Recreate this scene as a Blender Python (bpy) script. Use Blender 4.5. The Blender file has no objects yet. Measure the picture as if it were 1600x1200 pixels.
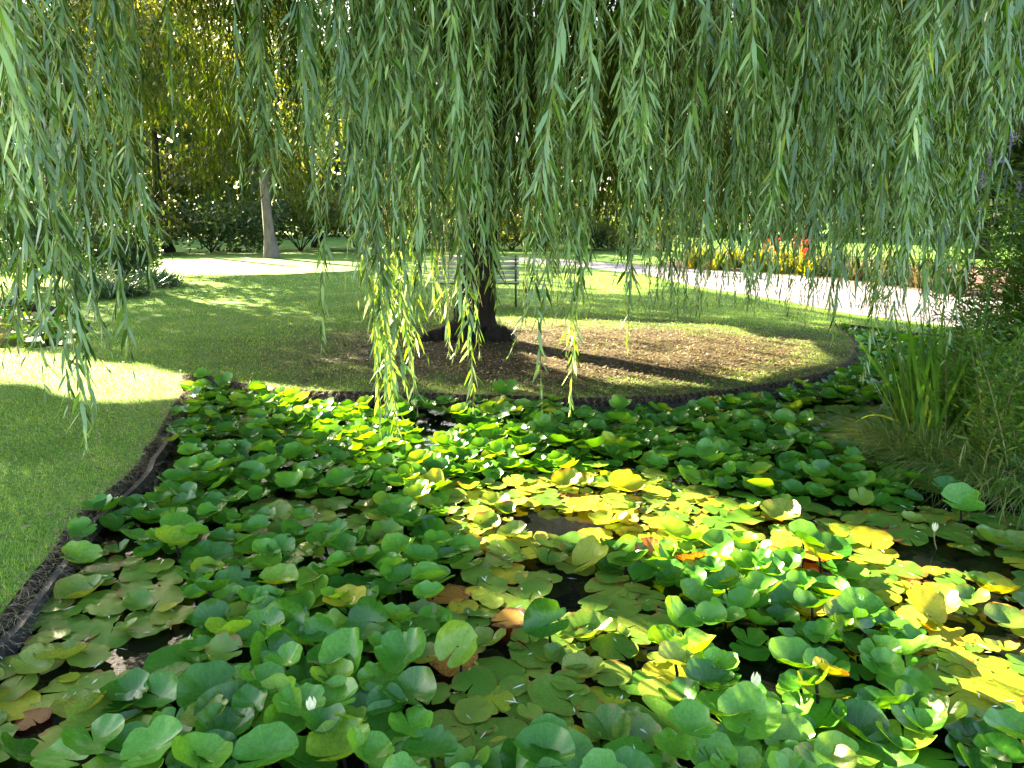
import bpy, math, random
import numpy as np
from mathutils import Vector, geometry
R = math.radians
rng = np.random.default_rng(7)
random.seed(7)

# ------------------------------------------------------------------ camera
scene = bpy.context.scene
W, H, F = 1600.0, 1200.0, 1164.0
PITCH = R(12.8)
CAM = np.array([0.0, 0.0, 1.65])
cam_d = bpy.data.cameras.new("camera")
cam = bpy.data.objects.new("camera", cam_d)
scene.collection.objects.link(cam)
cam.location = CAM
cam.rotation_euler = (math.pi / 2 - PITCH, 0, 0)
cam_d.sensor_width = 36
cam_d.lens = F / W * 36
cam_d.clip_end = 2000
cam_d.clip_start = 0.05
scene.camera = cam

# ------------------------------------------------------------------ light
SUN_EL, SUN_AZ = R(25), R(-41.35)          # azimuth from +Y, clockwise
SUN = np.array([math.sin(SUN_AZ) * math.cos(SUN_EL), math.cos(SUN_AZ) * math.cos(SUN_EL), math.sin(SUN_EL)])
world = bpy.data.worlds.new("World")
scene.world = world
world.use_nodes = True
nt = world.node_tree
nt.nodes.clear()
sky = nt.nodes.new("ShaderNodeTexSky")
sky.sky_type = 'NISHITA'
sky.sun_disc = False
sky.sun_elevation = SUN_EL
sky.sun_rotation = SUN_AZ
sky.dust_density = 3.0
sky.ozone_density = 0.6
bg = nt.nodes.new("ShaderNodeBackground")
bg.inputs[1].default_value = 0.07
wo = nt.nodes.new("ShaderNodeOutputWorld")
nt.links.new(sky.outputs[0], bg.inputs[0])
nt.links.new(bg.outputs[0], wo.inputs[0])
sd = bpy.data.lights.new("sun", 'SUN')
sd.energy = 5.0
sd.angle = R(0.5)
sd.color = (1.0, 0.86, 0.56)
so = bpy.data.objects.new("sun", sd)
so.rotation_euler = Vector(SUN).to_track_quat('Z', 'Y').to_euler()
scene.collection.objects.link(so)
scene.view_settings.view_transform = 'Standard'
scene.view_settings.look = 'None'
scene.view_settings.gamma = 1
scene.view_settings.exposure = 3.8
scene.cycles.max_bounces = 6
scene.cycles.diffuse_bounces = 3
scene.cycles.glossy_bounces = 2
scene.cycles.transmission_bounces = 3
scene.cycles.transparent_max_bounces = 4
scene.cycles.caustics_reflective = False
scene.cycles.caustics_refractive = False
scene.cycles.sample_clamp_indirect = 4

# ------------------------------------------------------------------ helpers
COL = scene.collection
cp, sp = math.cos(PITCH), math.sin(PITCH)
def ray(u, v):
    x, y = (u - W / 2) / F, (H / 2 - v) / F
    return np.array([x, cp + y * sp, -sp + y * cp])
def px(u, v, z=0.0):                    # point of height z seen at u, v
    d = ray(u, v)
    return CAM + d * ((z - CAM[2]) / d[2])
def pxd(u, v, Y):                       # point at depth Y seen at u, v
    d = ray(u, v)
    return CAM + d * (Y / d[1])
def to_px(P):
    P = np.atleast_2d(P) - CAM
    zc = P[:, 1] * cp - P[:, 2] * sp
    yc = P[:, 1] * sp + P[:, 2] * cp
    zc = np.where(zc < 0.05, 0.05, zc)
    return W / 2 + P[:, 0] / zc * F, H / 2 - yc / zc * F, zc
def in_poly(x, y, poly):
    x = np.asarray(x); y = np.asarray(y)
    ins = np.zeros(x.shape, bool)
    n = len(poly)
    for i in range(n):
        x1, y1 = poly[i][0], poly[i][1]
        x2, y2 = poly[(i + 1) % n][0], poly[(i + 1) % n][1]
        c = ((y1 > y) != (y2 > y)) & (x < (x2 - x1) * (y - y1) / ((y2 - y1) + 1e-12) + x1)
        ins ^= c
    return ins
def unit(a):
    return a / (np.linalg.norm(a, axis=-1, keepdims=True) + 1e-9)

def mesh_obj(name, V, polys, mat, parent=None, smooth=True, uv=None, link=True):
    """V: n x 3; polys: list of int arrays (m x k)"""
    me = bpy.data.meshes.new(name)
    V = np.asarray(V, np.float32)
    polys = [np.asarray(p, np.int32) for p in polys if len(p)]
    me.vertices.add(len(V))
    me.vertices.foreach_set("co", V.ravel())
    loops = np.concatenate([p.ravel() for p in polys])
    tot = np.concatenate([np.full(len(p), p.shape[1], np.int32) for p in polys])
    start = np.concatenate([[0], np.cumsum(tot)[:-1]]).astype(np.int32)
    me.loops.add(len(loops))
    me.loops.foreach_set("vertex_index", loops)
    me.polygons.add(len(tot))
    me.polygons.foreach_set("loop_start", start)
    me.polygons.foreach_set("loop_total", tot)
    if uv is not None:
        ul = me.uv_layers.new(name="UVMap")
        ul.data.foreach_set("uv", np.asarray(uv, np.float32)[loops].ravel())
    me.update(calc_edges=True)
    me.validate()
    me.polygons.foreach_set("use_smooth", np.full(len(me.polygons), bool(smooth)))
    if isinstance(mat, (list, tuple)):
        for m_ in mat: me.materials.append(m_)
    else:
        me.materials.append(mat)
    o = bpy.data.objects.new(name, me)
    if link: COL.objects.link(o)
    if parent is not None: o.parent = parent
    return o
class MB:
    def __init__(self):
        self.V = []; self.P = {}; self.n = 0
    def add(self, V, polys, mi=0):
        V = np.asarray(V, float).reshape(-1, 3)
        for p in polys:
            p = np.asarray(p, int)
            if len(p): self.P.setdefault((p.shape[1], mi), []).append(p + self.n)
        self.V.append(V); self.n += len(V)
        return self
    def obj(self, name, mat, parent=None, smooth=True):
        pl = [np.concatenate(v) for v in self.P.values()]
        o = mesh_obj(name, np.concatenate(self.V), pl, mat, parent, smooth)
        if isinstance(mat, (list, tuple)):
            mi = np.concatenate([np.full(len(p), k[1], np.int32) for p, k in zip(pl, self.P.keys())])
            if len(mi) == len(o.data.polygons): o.data.polygons.foreach_set("material_index", mi)
        return o
    def box(self, c, size, rot=None):
        s = np.array(size) / 2
        V = np.array([[x, y, z] for x in (-1, 1) for y in (-1, 1) for z in (-1, 1)]) * s
        if rot is not None: V = V @ np.array(rot).T
        return self.add(V + np.array(c), [[[0, 1, 3, 2], [4, 6, 7, 5], [0, 4, 5, 1], [2, 3, 7, 6], [0, 2, 6, 4], [1, 5, 7, 3]]])
    def tube(self, pts, rad, k=6, jitter=0.0, caps=True, mi=0):
        pts = np.asarray(pts, float); rad = np.asarray(rad, float) * np.ones(len(pts))
        T = np.gradient(pts, axis=0); T = unit(T)
        ref = np.array([0.31, 0.17, 0.93]) if abs(T[0][2]) < 0.8 else np.array([1.0, 0.1, 0.05])
        A = unit(np.cross(T, ref)); B = np.cross(T, A)
        th = np.linspace(0, 2 * math.pi, k, endpoint=False)
        rr = rad[:, None] * (1 + jitter * rng.normal(size=(len(pts), k)))
        V = pts[:, None] + rr[..., None] * (np.cos(th)[None, :, None] * A[:, None] + np.sin(th)[None, :, None] * B[:, None])
        i = np.arange(len(pts) - 1)[:, None] * k; j = np.arange(k)[None]; j2 = (j + 1) % k
        q = np.stack([i + j, i + j2, i + k + j2, i + k + j], -1).reshape(-1, 4)
        pol = [q]
        if caps:
            pol.append(np.array([[k * (len(pts) - 1) + a for a in range(k)]]))
        return self.add(V.reshape(-1, 3), pol, mi)

def tag(o, label=None, cat=None, group=None, kind=None):
    if label: o["label"] = label
    if cat: o["category"] = cat
    if group: o["group"] = group
    if kind: o["kind"] = kind
    return o
def empty(name, loc):
    o = bpy.data.objects.new(name, None)
    o.location = loc
    COL.objects.link(o)
    return o
def leaf_arrays(B, D, N, L, Wd, droop=0.12, fold=0.0):
    """lanceolate leaves: 6 verts each"""
    B = np.asarray(B); D = unit(D); S = unit(np.cross(D, N))
    L = L[:, None]; Wd = Wd[:, None]
    dz = np.array([0, 0, -1.0]) * droop * L
    v = np.stack([B, B + D * L * .3 + S * Wd * .5 + dz * .1, B + D * L * .3 - S * Wd * .5 + dz * .1,
                  B + D * L * .66 + S * Wd * .4 + dz * .45, B + D * L * .66 - S * Wd * .4 + dz * .45, B + D * L + dz], 1)
    n = len(B); b = np.arange(n)[:, None] * 6
    tri = np.concatenate([b + [0, 2, 1], b + [3, 4, 5]]); quad = b + [1, 2, 4, 3]
    return v.reshape(-1, 3), [tri, quad]
def kite_arrays(B, D, N, L, Wd):
    D = unit(D); S = unit(np.cross(D, N)); L = L[:, None]; Wd = Wd[:, None]
    v = np.stack([B, B + D * L * .45 + S * Wd * .5, B + D * L, B + D * L * .45 - S * Wd * .5], 1)
    b = np.arange(len(B))[:, None] * 4
    return v.reshape(-1, 3), [b + [0, 1, 2, 3]]
def blade_arrays(B, D, L, Wd, arch, seg=4, side=None):
    """strap leaves: start along D, arch over to the horizontal of D / down"""
    n = len(B); D = unit(D)
    hor = unit(D * np.array([1, 1, 0]) + 1e-4)
    if side is None: side = unit(np.cross(D, np.array([0, 0, 1.0]) + 1e-3))
    V = []
    for i in range(seg + 1):
        t = i / seg
        p = B + D * (L * t)[:, None] + (hor * .5 + np.array([0, 0, -1.0])) * (L * arch * t ** 2)[:, None]
        w = (Wd * (1 - t ** 2.2) * .5)[:, None] if i < seg else None
        if w is None: V.append(p)
        else: V += [p + side * w, p - side * w]
    V = np.stack(V, 1); k = V.shape[1]
    b = np.arange(n)[:, None] * k
    quads = [b + [2 * i, 2 * i + 1, 2 * i + 3, 2 * i + 2] for i in range(seg - 1)]
    tri = b + [2 * seg - 2, 2 * seg - 1, 2 * seg]
    return V.reshape(-1, 3), ([np.concatenate(quads)] if quads else []) + [tri]
def vnoise(x, y, s=1.0, seed=0):
    """smooth value noise, 0..1"""
    x = np.asarray(x) * s + seed * 17.3; y = np.asarray(y) * s - seed * 9.1
    xi = np.floor(x); yi = np.floor(y); fx = x - xi; fy = y - yi
    fx = fx * fx * (3 - 2 * fx); fy = fy * fy * (3 - 2 * fy)
    h = lambda a, b: (np.sin(a * 127.1 + b * 311.7 + seed) * 43758.5453) % 1.0
    return (h(xi, yi) * (1 - fx) + h(xi + 1, yi) * fx) * (1 - fy) + (h(xi, yi + 1) * (1 - fx) + h(xi + 1, yi + 1) * fx) * fy

# ------------------------------------------------------------------ materials
def new_mat(name):
    m = bpy.data.materials.new(name); m.use_nodes = True
    n = m.node_tree; n.nodes.clear()
    return m, n, n.nodes, n.links
def ramp(nodes, stops):
    r = nodes.new("ShaderNodeValToRGB")
    e = r.color_ramp.elements
    e[0].position, e[0].color = stops[0][0], (*stops[0][1], 1)
    e[1].position, e[1].color = stops[-1][0], (*stops[-1][1], 1)
    for p, c in stops[1:-1]:
        x = e.new(p); x.color = (*c, 1)
    return r
def foliage_mat(name, stops, trans=0.35, rough=0.45, spec=0.5, tcol=None, noise=0.0, sheen_back=None, tsat=1.25):
    m, n, nd, lk = new_mat(name)
    geo = nd.new("ShaderNodeNewGeometry")
    rp = ramp(nd, stops)
    lk.new(geo.outputs["Random Per Island"], rp.inputs[0])
    col = rp.outputs[0]
    if sheen_back:
        mx = nd.new("ShaderNodeMix"); mx.data_type = 'RGBA'
        lk.new(geo.outputs["Backfacing"], mx.inputs[0]); lk.new(col, mx.inputs[6]); mx.inputs[7].default_value = (*sheen_back, 1)
        col = mx.outputs[2]
    p = nd.new("ShaderNodeBsdfPrincipled")
    p.inputs["Roughness"].default_value = rough
    p.inputs["Specular IOR Level"].default_value = spec
    lk.new(col, p.inputs["Base Color"])
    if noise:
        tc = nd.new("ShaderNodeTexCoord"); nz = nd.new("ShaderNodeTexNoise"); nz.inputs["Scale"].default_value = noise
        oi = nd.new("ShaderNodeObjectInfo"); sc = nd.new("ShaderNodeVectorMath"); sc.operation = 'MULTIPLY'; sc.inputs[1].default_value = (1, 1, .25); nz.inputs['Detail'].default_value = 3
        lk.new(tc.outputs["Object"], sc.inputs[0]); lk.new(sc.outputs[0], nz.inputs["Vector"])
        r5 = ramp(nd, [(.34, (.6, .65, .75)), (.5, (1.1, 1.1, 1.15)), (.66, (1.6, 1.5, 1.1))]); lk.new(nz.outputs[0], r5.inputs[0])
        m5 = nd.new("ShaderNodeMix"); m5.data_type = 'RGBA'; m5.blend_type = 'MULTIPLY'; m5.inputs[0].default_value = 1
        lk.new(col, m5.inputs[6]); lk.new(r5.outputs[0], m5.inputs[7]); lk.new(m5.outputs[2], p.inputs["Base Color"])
    t = nd.new("ShaderNodeBsdfTranslucent")
    h = nd.new("ShaderNodeHueSaturation"); h.inputs["Hue"].default_value = 0.475; h.inputs["Saturation"].default_value = tsat
    h.inputs["Value"].default_value = 2.2
    lk.new(rp.outputs[0], h.inputs["Color"]); lk.new(h.outputs[0], t.inputs[0])
    ms = nd.new("ShaderNodeMixShader"); ms.inputs[0].default_value = trans
    lk.new(p.outputs[0], ms.inputs[1]); lk.new(t.outputs[0], ms.inputs[2])
    o = nd.new("ShaderNodeOutputMaterial"); lk.new(ms.outputs[0], o.inputs[0])
    return m
def rough_mat(name, stops, scale=8.0, rough=0.85, bump=0.4, dist=0.02, spec=0.3, stretch=None, metallic=0.0):
    m, n, nd, lk = new_mat(name)
    tc = nd.new("ShaderNodeTexCoord"); mp = nd.new("ShaderNodeMapping")
    if stretch: mp.inputs["Scale"].default_value = stretch
    lk.new(tc.outputs["Object"], mp.inputs[0])
    nz = nd.new("ShaderNodeTexNoise"); nz.inputs["Scale"].default_value = scale; nz.inputs["Detail"].default_value = 8
    nz.inputs["Roughness"].default_value = 0.65
    lk.new(mp.outputs[0], nz.inputs["Vector"])
    rp = ramp(nd, stops); lk.new(nz.outputs[0], rp.inputs[0])
    p = nd.new("ShaderNodeBsdfPrincipled"); lk.new(rp.outputs[0], p.inputs["Base Color"])
    p.inputs["Roughness"].default_value = rough; p.inputs["Specular IOR Level"].default_value = spec
    p.inputs["Metallic"].default_value = metallic
    b = nd.new("ShaderNodeBump"); b.inputs["Strength"].default_value = bump; b.inputs["Distance"].default_value = dist
    lk.new(nz.outputs[0], b.inputs["Height"]); lk.new(b.outputs[0], p.inputs["Normal"])
    o = nd.new("ShaderNodeOutputMaterial"); lk.new(p.outputs[0], o.inputs[0])
    return m
M = {}
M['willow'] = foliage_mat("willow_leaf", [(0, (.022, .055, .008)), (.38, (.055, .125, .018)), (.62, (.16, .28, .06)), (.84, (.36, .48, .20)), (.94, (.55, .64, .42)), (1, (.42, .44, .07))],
                          trans=.33, rough=.36, spec=.6, sheen_back=(.24, .33, .14), noise=1.6)  # palest stops put the front curtain's silver glints into the leaf colour
M['willow_in'] = foliage_mat("inner_willow_leaf", [(0, (.018, .040, .007)), (.6, (.036, .068, .012)), (1, (.08, .105, .022))], trans=.35, rough=.55, spec=.2, sheen_back=(.05, .08, .03))  # same willow leaf darkened: the crown's inner shade put into the colour
M['twig'] = rough_mat("willow_twig", [(.3, (.17, .15, .05)), (.7, (.30, .27, .10))], 20, .6, .1, .002)
M['bark'] = rough_mat("willow_bark", [(.3, (.010, .008, .006)), (.6, (.032, .025, .019)), (.75, (.07, .056, .043))], 9, .95, 1.0, .06, .2, (1, 1, .25))
M['bark_pale'] = rough_mat("pale_bark", [(.3, (.12, .09, .08)), (.7, (.27, .21, .19))], 7, .95, .8, .05, .2, (1, 1, .3))
M['tree_leaf'] = foliage_mat("tree_leaf", [(0, (.045, .07, .01)), (.6, (.09, .115, .02)), (1, (.16, .16, .035))], trans=.45, rough=.5, tsat=1.12)
M['tree_leaf_dark'] = foliage_mat("dark_tree_leaf", [(0, (.02, .045, .012)), (.6, (.035, .07, .02)), (1, (.06, .1, .03))], trans=.25, rough=.5)
M['strap'] = foliage_mat("strap_leaf", [(0, (.03, .08, .03)), (.6, (.06, .13, .05)), (1, (.12, .2, .08))], trans=.2, rough=.35, spec=.6)
M['reed'] = foliage_mat("reed_leaf", [(0, (.08, .20, .03)), (.7, (.15, .32, .05)), (1, (.28, .38, .07))], trans=.3, rough=.35, spec=.6)
M['loose'] = foliage_mat("loosestrife_leaf", [(0, (.06, .14, .025)), (.6, (.13, .24, .05)), (1, (.25, .36, .09))], trans=.4, rough=.5)
M['sedge'] = foliage_mat("sedge_leaf", [(0, (.05, .12, .02)), (.7, (.13, .24, .04)), (1, (.35, .33, .12))], trans=.2, rough=.5)
M['bedleaf'] = foliage_mat("bed_leaf", [(0, (.04, .08, .015)), (.5, (.16, .20, .02)), (1, (.38, .32, .05))], trans=.45, rough=.45)
M['bedleaf_dull'] = foliage_mat('dull_bed_leaf', [(0, (.03, .06, .02)), (.6, (.08, .10, .03)), (1, (.2, .15, .08))], trans=.2, rough=.6)
M['grass'] = foliage_mat("grass_blade", [(0, (.075, .19, .02)), (.5, (.14, .29, .03)), (.85, (.22, .36, .04)), (1, (.42, .38, .15))], trans=.35, rough=.5, noise=1.1)
M['drygrass'] = foliage_mat("dry_grass", [(0, (.10, .09, .035)), (.5, (.2, .16, .08)), (1, (.4, .34, .2))], trans=.2, rough=.7)
M['litter'] = foliage_mat("litter_leaf", [(0, (.04, .028, .012)), (.5, (.11, .08, .032)), (.9, (.22, .165, .075)), (1, (.4, .35, .18))], trans=.1, rough=.7)
M['sliver'] = foliage_mat("fallen_willow_leaf", [(0, (.35, .38, .25)), (.6, (.6, .62, .5)), (1, (.75, .76, .7))], trans=.1, rough=.45)
M['red'] = foliage_mat("red_petal", [(0, (.45, .05, .01)), (1, (.6, .14, .02))], trans=.4, rough=.5)
M['purple'] = foliage_mat("purple_petal", [(0, (.3, .2, .42)), (1, (.5, .34, .62))], trans=.3, rough=.5)
M['bud'] = foliage_mat("bud_petal", [(0, (.6, .62, .35)), (1, (.85, .82, .7))], trans=.3, rough=.4)
M['soil'] = rough_mat("bank_soil", [(.3, (.02, .014, .011)), (.6, (.045, .032, .025)), (.85, (.08, .06, .045))], 30, .95, .8, .02)
M['edging'] = rough_mat("edging_board", [(.3, (.02, .02, .022)), (.7, (.06, .06, .065))], 5, .5, .3, .01, .5, (.3, .3, 2))
M['path'] = rough_mat("gravel_path", [(.3, (.14, .12, .135)), (.7, (.30, .26, .285))], 9, .95, .3, .01)
M['bench'] = rough_mat("bench_wood", [(.3, (.52, .51, .48)), (.7, (.68, .67, .63))], 12, .5, .2, .004, .5, (.2, 1, 1))
M['iron'] = rough_mat("bench_iron", [(.3, (.01, .01, .01)), (.7, (.025, .025, .025))], 20, .45, .2, .003, .5)
M['mulch'] = rough_mat("bed_mulch", [(.3, (.06, .03, .025)), (.6, (.16, .09, .07)), (.8, (.3, .2, .15))], 20, .95, 1, .04)

def pad_mat(name, stops, rough=.27, trans=.25, spots=None, coat=.08, vein=.11):
    m, n, nd, lk = new_mat(name)
    oi = nd.new("ShaderNodeObjectInfo"); geo = nd.new("ShaderNodeNewGeometry")
    add = nd.new("ShaderNodeMath"); add.operation = 'ADD'
    lk.new(oi.outputs["Random"], add.inputs[0]); lk.new(geo.outputs["Random Per Island"], add.inputs[1])
    fr = nd.new("ShaderNodeMath"); fr.operation = 'FRACT'; lk.new(add.outputs[0], fr.inputs[0])
    rp = ramp(nd, stops); lk.new(fr.outputs[0], rp.inputs[0])
    tc = nd.new("ShaderNodeTexCoord"); sep = nd.new("ShaderNodeSeparateXYZ"); lk.new(tc.outputs["UV"], sep.inputs[0])
    # veins: u = angle (0..1), v = radius
    mu = nd.new("ShaderNodeMath"); mu.operation = 'MULTIPLY'; mu.inputs[1].default_value = 2 * math.pi * 17
    lk.new(sep.outputs[0], mu.inputs[0])
    sn = nd.new("ShaderNodeMath"); sn.operation = 'COSINE'; lk.new(mu.outputs[0], sn.inputs[0])
    pw = nd.new("ShaderNodeMath"); pw.operation = 'POWER'; ab = nd.new("ShaderNodeMath"); ab.operation = 'MAXIMUM'; ab.inputs[1].default_value = 0
    lk.new(sn.outputs[0], ab.inputs[0]); lk.new(ab.outputs[0], pw.inputs[0]); pw.inputs[1].default_value = 14
    nz = nd.new("ShaderNodeTexNoise"); nz.inputs["Scale"].default_value = 9; nz.inputs["Detail"].default_value = 4
    lk.new(tc.outputs["Object"], nz.inputs["Vector"])
    m1 = nd.new("ShaderNodeMix"); m1.data_type = 'RGBA'; m1.blend_type = 'MULTIPLY'; m1.inputs[0].default_value = .7
    r2 = ramp(nd, [(.3, (.62, .68, .6)), (.7, (1.25, 1.15, 1.0))]); lk.new(nz.outputs[0], r2.inputs[0])
    lk.new(rp.outputs[0], m1.inputs[6]); lk.new(r2.outputs[0], m1.inputs[7])
    m2 = nd.new("ShaderNodeMix"); m2.data_type = 'RGBA'
    vf = nd.new("ShaderNodeMath"); vf.operation = 'MULTIPLY'; vf.inputs[1].default_value = vein
    lk.new(pw.outputs[0], vf.inputs[0]); lk.new(vf.outputs[0], m2.inputs[0])
    lk.new(m1.outputs[2], m2.inputs[6]); m2.inputs[7].default_value = (.22, .34, .12, 1)
    col = m2.outputs[2]
    if spots:
        n3 = nd.new("ShaderNodeTexNoise"); n3.inputs["Scale"].default_value = 14; n3.inputs["Detail"].default_value = 3
        lk.new(tc.outputs["Object"], n3.inputs["Vector"])
        # brown rims: radius + noise
        a3 = nd.new("ShaderNodeMath"); a3.operation = 'MULTIPLY_ADD'; a3.inputs[1].default_value = .42
        lk.new(sep.outputs[1], a3.inputs[0]); lk.new(n3.outputs[0], a3.inputs[2])
        r3 = ramp(nd, [(spots[1], (0, 0, 0)), (spots[1] + .1, (1, 1, 1))]); lk.new(a3.outputs[0], r3.inputs[0])
        m3 = nd.new("ShaderNodeMix"); m3.data_type = 'RGBA'
        lk.new(r3.outputs[0], m3.inputs[0]); lk.new(col, m3.inputs[6]); m3.inputs[7].default_value = (*spots[0], 1)
        col = m3.outputs[2]
    p = nd.new("ShaderNodeBsdfPrincipled"); lk.new(col, p.inputs["Base Color"])
    p.inputs["Roughness"].default_value = rough; p.inputs["Specular IOR Level"].default_value = .38
    p.inputs["Coat Weight"].default_value = coat; p.inputs["Coat Roughness"].default_value = .2
    b = nd.new("ShaderNodeBump"); b.inputs["Strength"].default_value = .25; b.inputs["Distance"].default_value = .004
    bs = nd.new("ShaderNodeMath"); bs.operation = 'SUBTRACT'; lk.new(nz.outputs[0], bs.inputs[0]); lk.new(vf.outputs[0], bs.inputs[1])
    lk.new(bs.outputs[0], b.inputs["Height"]); lk.new(b.outputs[0], p.inputs["Normal"])
    t = nd.new("ShaderNodeBsdfTranslucent")
    h = nd.new("ShaderNodeHueSaturation"); h.inputs["Hue"].default_value = 0.465; h.inputs["Saturation"].default_value = 1.1; h.inputs["Value"].default_value = 2.0
    lk.new(col, h.inputs["Color"]); lk.new(h.outputs[0], t.inputs[0])
    ms = nd.new("ShaderNodeMixShader"); ms.inputs[0].default_value = trans
    lk.new(p.outputs[0], ms.inputs[1]); lk.new(t.outputs[0], ms.inputs[2])
    o = nd.new("ShaderNodeOutputMaterial"); lk.new(ms.outputs[0], o.inputs[0])
    return m
M['pad_green'] = pad_mat("pad_green", [(0, (.024, .115, .010)), (.5, (.06, .22, .02)), (.85, (.115, .32, .03)), (1, (.2, .34, .03))])
M['pad_flat'] = pad_mat("pad_flat", [(0, (.07, .19, .02)), (.5, (.12, .24, .03)), (1, (.22, .30, .045))], rough=.35, spots=((.22, .14, .03), .93), coat=.1)
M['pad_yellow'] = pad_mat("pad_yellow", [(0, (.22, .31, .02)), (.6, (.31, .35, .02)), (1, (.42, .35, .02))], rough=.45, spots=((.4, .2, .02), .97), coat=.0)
M['pad_orange'] = pad_mat("pad_orange", [(0, (.38, .17, .03)), (.5, (.48, .26, .03)), (1, (.25, .12, .04))], rough=.5, spots=((.12, .04, .015), .84), coat=.0)

def lawn_mat():
    m, n, nd, lk = new_mat("lawn_ground")
    tc = nd.new("ShaderNodeTexCoord")
    nz = nd.new("ShaderNodeTexNoise"); nz.inputs["Scale"].default_value = .55; nz.inputs["Detail"].default_value = 9; nz.inputs["Roughness"].default_value = .7
    lk.new(tc.outputs["Object"], nz.inputs["Vector"])
    rp = ramp(nd, [(.3, (.06, .15, .022)), (.5, (.11, .22, .035)), (.7, (.20, .24, .07))]); lk.new(nz.outputs[0], rp.inputs[0])
    nf = nd.new("ShaderNodeTexNoise"); nf.inputs["Scale"].default_value = 30; nf.inputs["Detail"].default_value = 6
    lk.new(tc.outputs["Object"], nf.inputs["Vector"])
    rf = ramp(nd, [(.3, (.5, .5, .5)), (.7, (1.35, 1.35, 1.2))]); lk.new(nf.outputs[0], rf.inputs[0])
    mm = nd.new("ShaderNodeMix"); mm.data_type = 'RGBA'; mm.blend_type = 'MULTIPLY'; mm.inputs[0].default_value = 1
    lk.new(rp.outputs[0], mm.inputs[6]); lk.new(rf.outputs[0], mm.inputs[7])
    # bare litter under the willow, an ellipse with a ragged rim
    mp = nd.new("ShaderNodeMapping"); mp.vector_type = 'POINT'
    c = SOILC
    mp.inputs["Location"].default_value = (-c[0] / c[2], -c[1] / c[3], 0); mp.inputs["Scale"].default_value = (1 / c[2], 1 / c[3], 0)
    lk.new(tc.outputs["Object"], mp.inputs[0])
    ln = nd.new("ShaderNodeVectorMath"); ln.operation = 'LENGTH'; lk.new(mp.outputs[0], ln.inputs[0])
    n2 = nd.new("ShaderNodeTexNoise"); n2.inputs["Scale"].default_value = 3.2; n2.inputs["Detail"].default_value = 9; n2.inputs["Roughness"].default_value = .75
    lk.new(tc.outputs["Object"], n2.inputs["Vector"])
    ad = nd.new("ShaderNodeMath"); ad.operation = 'ADD'; lk.new(ln.outputs["Value"], ad.inputs[0]); lk.new(n2.outputs[0], ad.inputs[1])
    rs = ramp(nd, [(.0, (1, 1, 1)), (.56, (1, 1, 1)), (.66, (.6, .6, .6)), (.92, (0, 0, 0))]); 
    sc = nd.new("ShaderNodeMath"); sc.operation = 'MULTIPLY'; sc.inputs[1].default_value = .5; lk.new(ad.outputs[0], sc.inputs[0]); lk.new(sc.outputs[0], rs.inputs[0])
    br = ramp(nd, [(.3, (.025, .017, .007)), (.55, (.075, .052, .021)), (.75, (.17, .12, .055))]); lk.new(nf.outputs[0], br.inputs[0])
    m3 = nd.new("ShaderNodeMix"); m3.data_type = 'RGBA'; lk.new(rs.outputs[0], m3.inputs[0]); lk.new(mm.outputs[2], m3.inputs[6]); lk.new(br.outputs[0], m3.inputs[7])
    p = nd.new("ShaderNodeBsdfPrincipled"); p.inputs["Roughness"].default_value = .9; p.inputs["Specular IOR Level"].default_value = .15
    lk.new(m3.outputs[2], p.inputs["Base Color"])
    b = nd.new("ShaderNodeBump"); b.inputs["Strength"].default_value = .8; b.inputs["Distance"].default_value = .03
    lk.new(nf.outputs[0], b.inputs["Height"]); lk.new(b.outputs[0], p.inputs["Normal"])
    o = nd.new("ShaderNodeOutputMaterial"); lk.new(p.outputs[0], o.inputs[0])
    return m
SOILC = (0.75, 9.3, 3.9, 2.6)
M['lawn'] = lawn_mat()
def water_mat():
    m, n, nd, lk = new_mat("pond_water")
    tc = nd.new("ShaderNodeTexCoord")
    nz = nd.new("ShaderNodeTexNoise"); nz.inputs["Scale"].default_value = 7; nz.inputs["Detail"].default_value = 3
    lk.new(tc.outputs["Object"], nz.inputs["Vector"])
    n2 = nd.new("ShaderNodeTexNoise"); n2.inputs["Scale"].default_value = 2.5; n2.inputs["Detail"].default_value = 8
    lk.new(tc.outputs["Object"], n2.inputs["Vector"])
    rp = ramp(nd, [(.35, (.003, .004, .003)), (.6, (.005, .006, .005)), (.8, (.011, .010, .008))]); lk.new(n2.outputs[0], rp.inputs[0])
    p = nd.new("ShaderNodeBsdfPrincipled"); p.inputs["Roughness"].default_value = .06; p.inputs["IOR"].default_value = 1.33
    lk.new(rp.outputs[0], p.inputs["Base Color"])
    b = nd.new("ShaderNodeBump"); b.inputs["Strength"].default_value = .12; b.inputs["Distance"].default_value = .02
    lk.new(nz.outputs[0], b.inputs["Height"]); lk.new(b.outputs[0], p.inputs["Normal"])
    o = nd.new("ShaderNodeOutputMaterial"); lk.new(p.outputs[0], o.inputs[0])
    return m
M['water'] = water_mat()

# ------------------------------------------------------------------ gaps cut in the foliage to shape the sunlight
WZ = -0.14
LIT = []   # (world polygon on the water level, share of the foliage missing there)
def lit(pts, share, z=WZ):
    w = []
    for u, v in pts:
        p = px(u, v, z); p = p - SUN * ((p[2] - WZ) / SUN[2]); w.append((p[0], p[1]))
    LIT.append((w, share))
lit([(320, 640), (440, 630), (560, 646), (700, 684), (840, 690), (850, 760), (750, 775), (610, 765), (520, 700), (430, 650), (300, 628)], 1)
lit([(690, 790), (800, 745), (1000, 745), (1170, 810), (1370, 850), (1640, 965), (1680, 1160), (1480, 1100), (1310, 1000), (1090, 935), (960, 885), (830, 840), (730, 860)], 1)
lit([(1330, 1040), (1480, 1075), (1700, 1150), (1700, 1260), (1500, 1160)], .75)
lit([(-120, 548), (100, 554), (290, 585), (285, 622), (160, 628), (60, 600), (-120, 575)], 1, 0)
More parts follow.
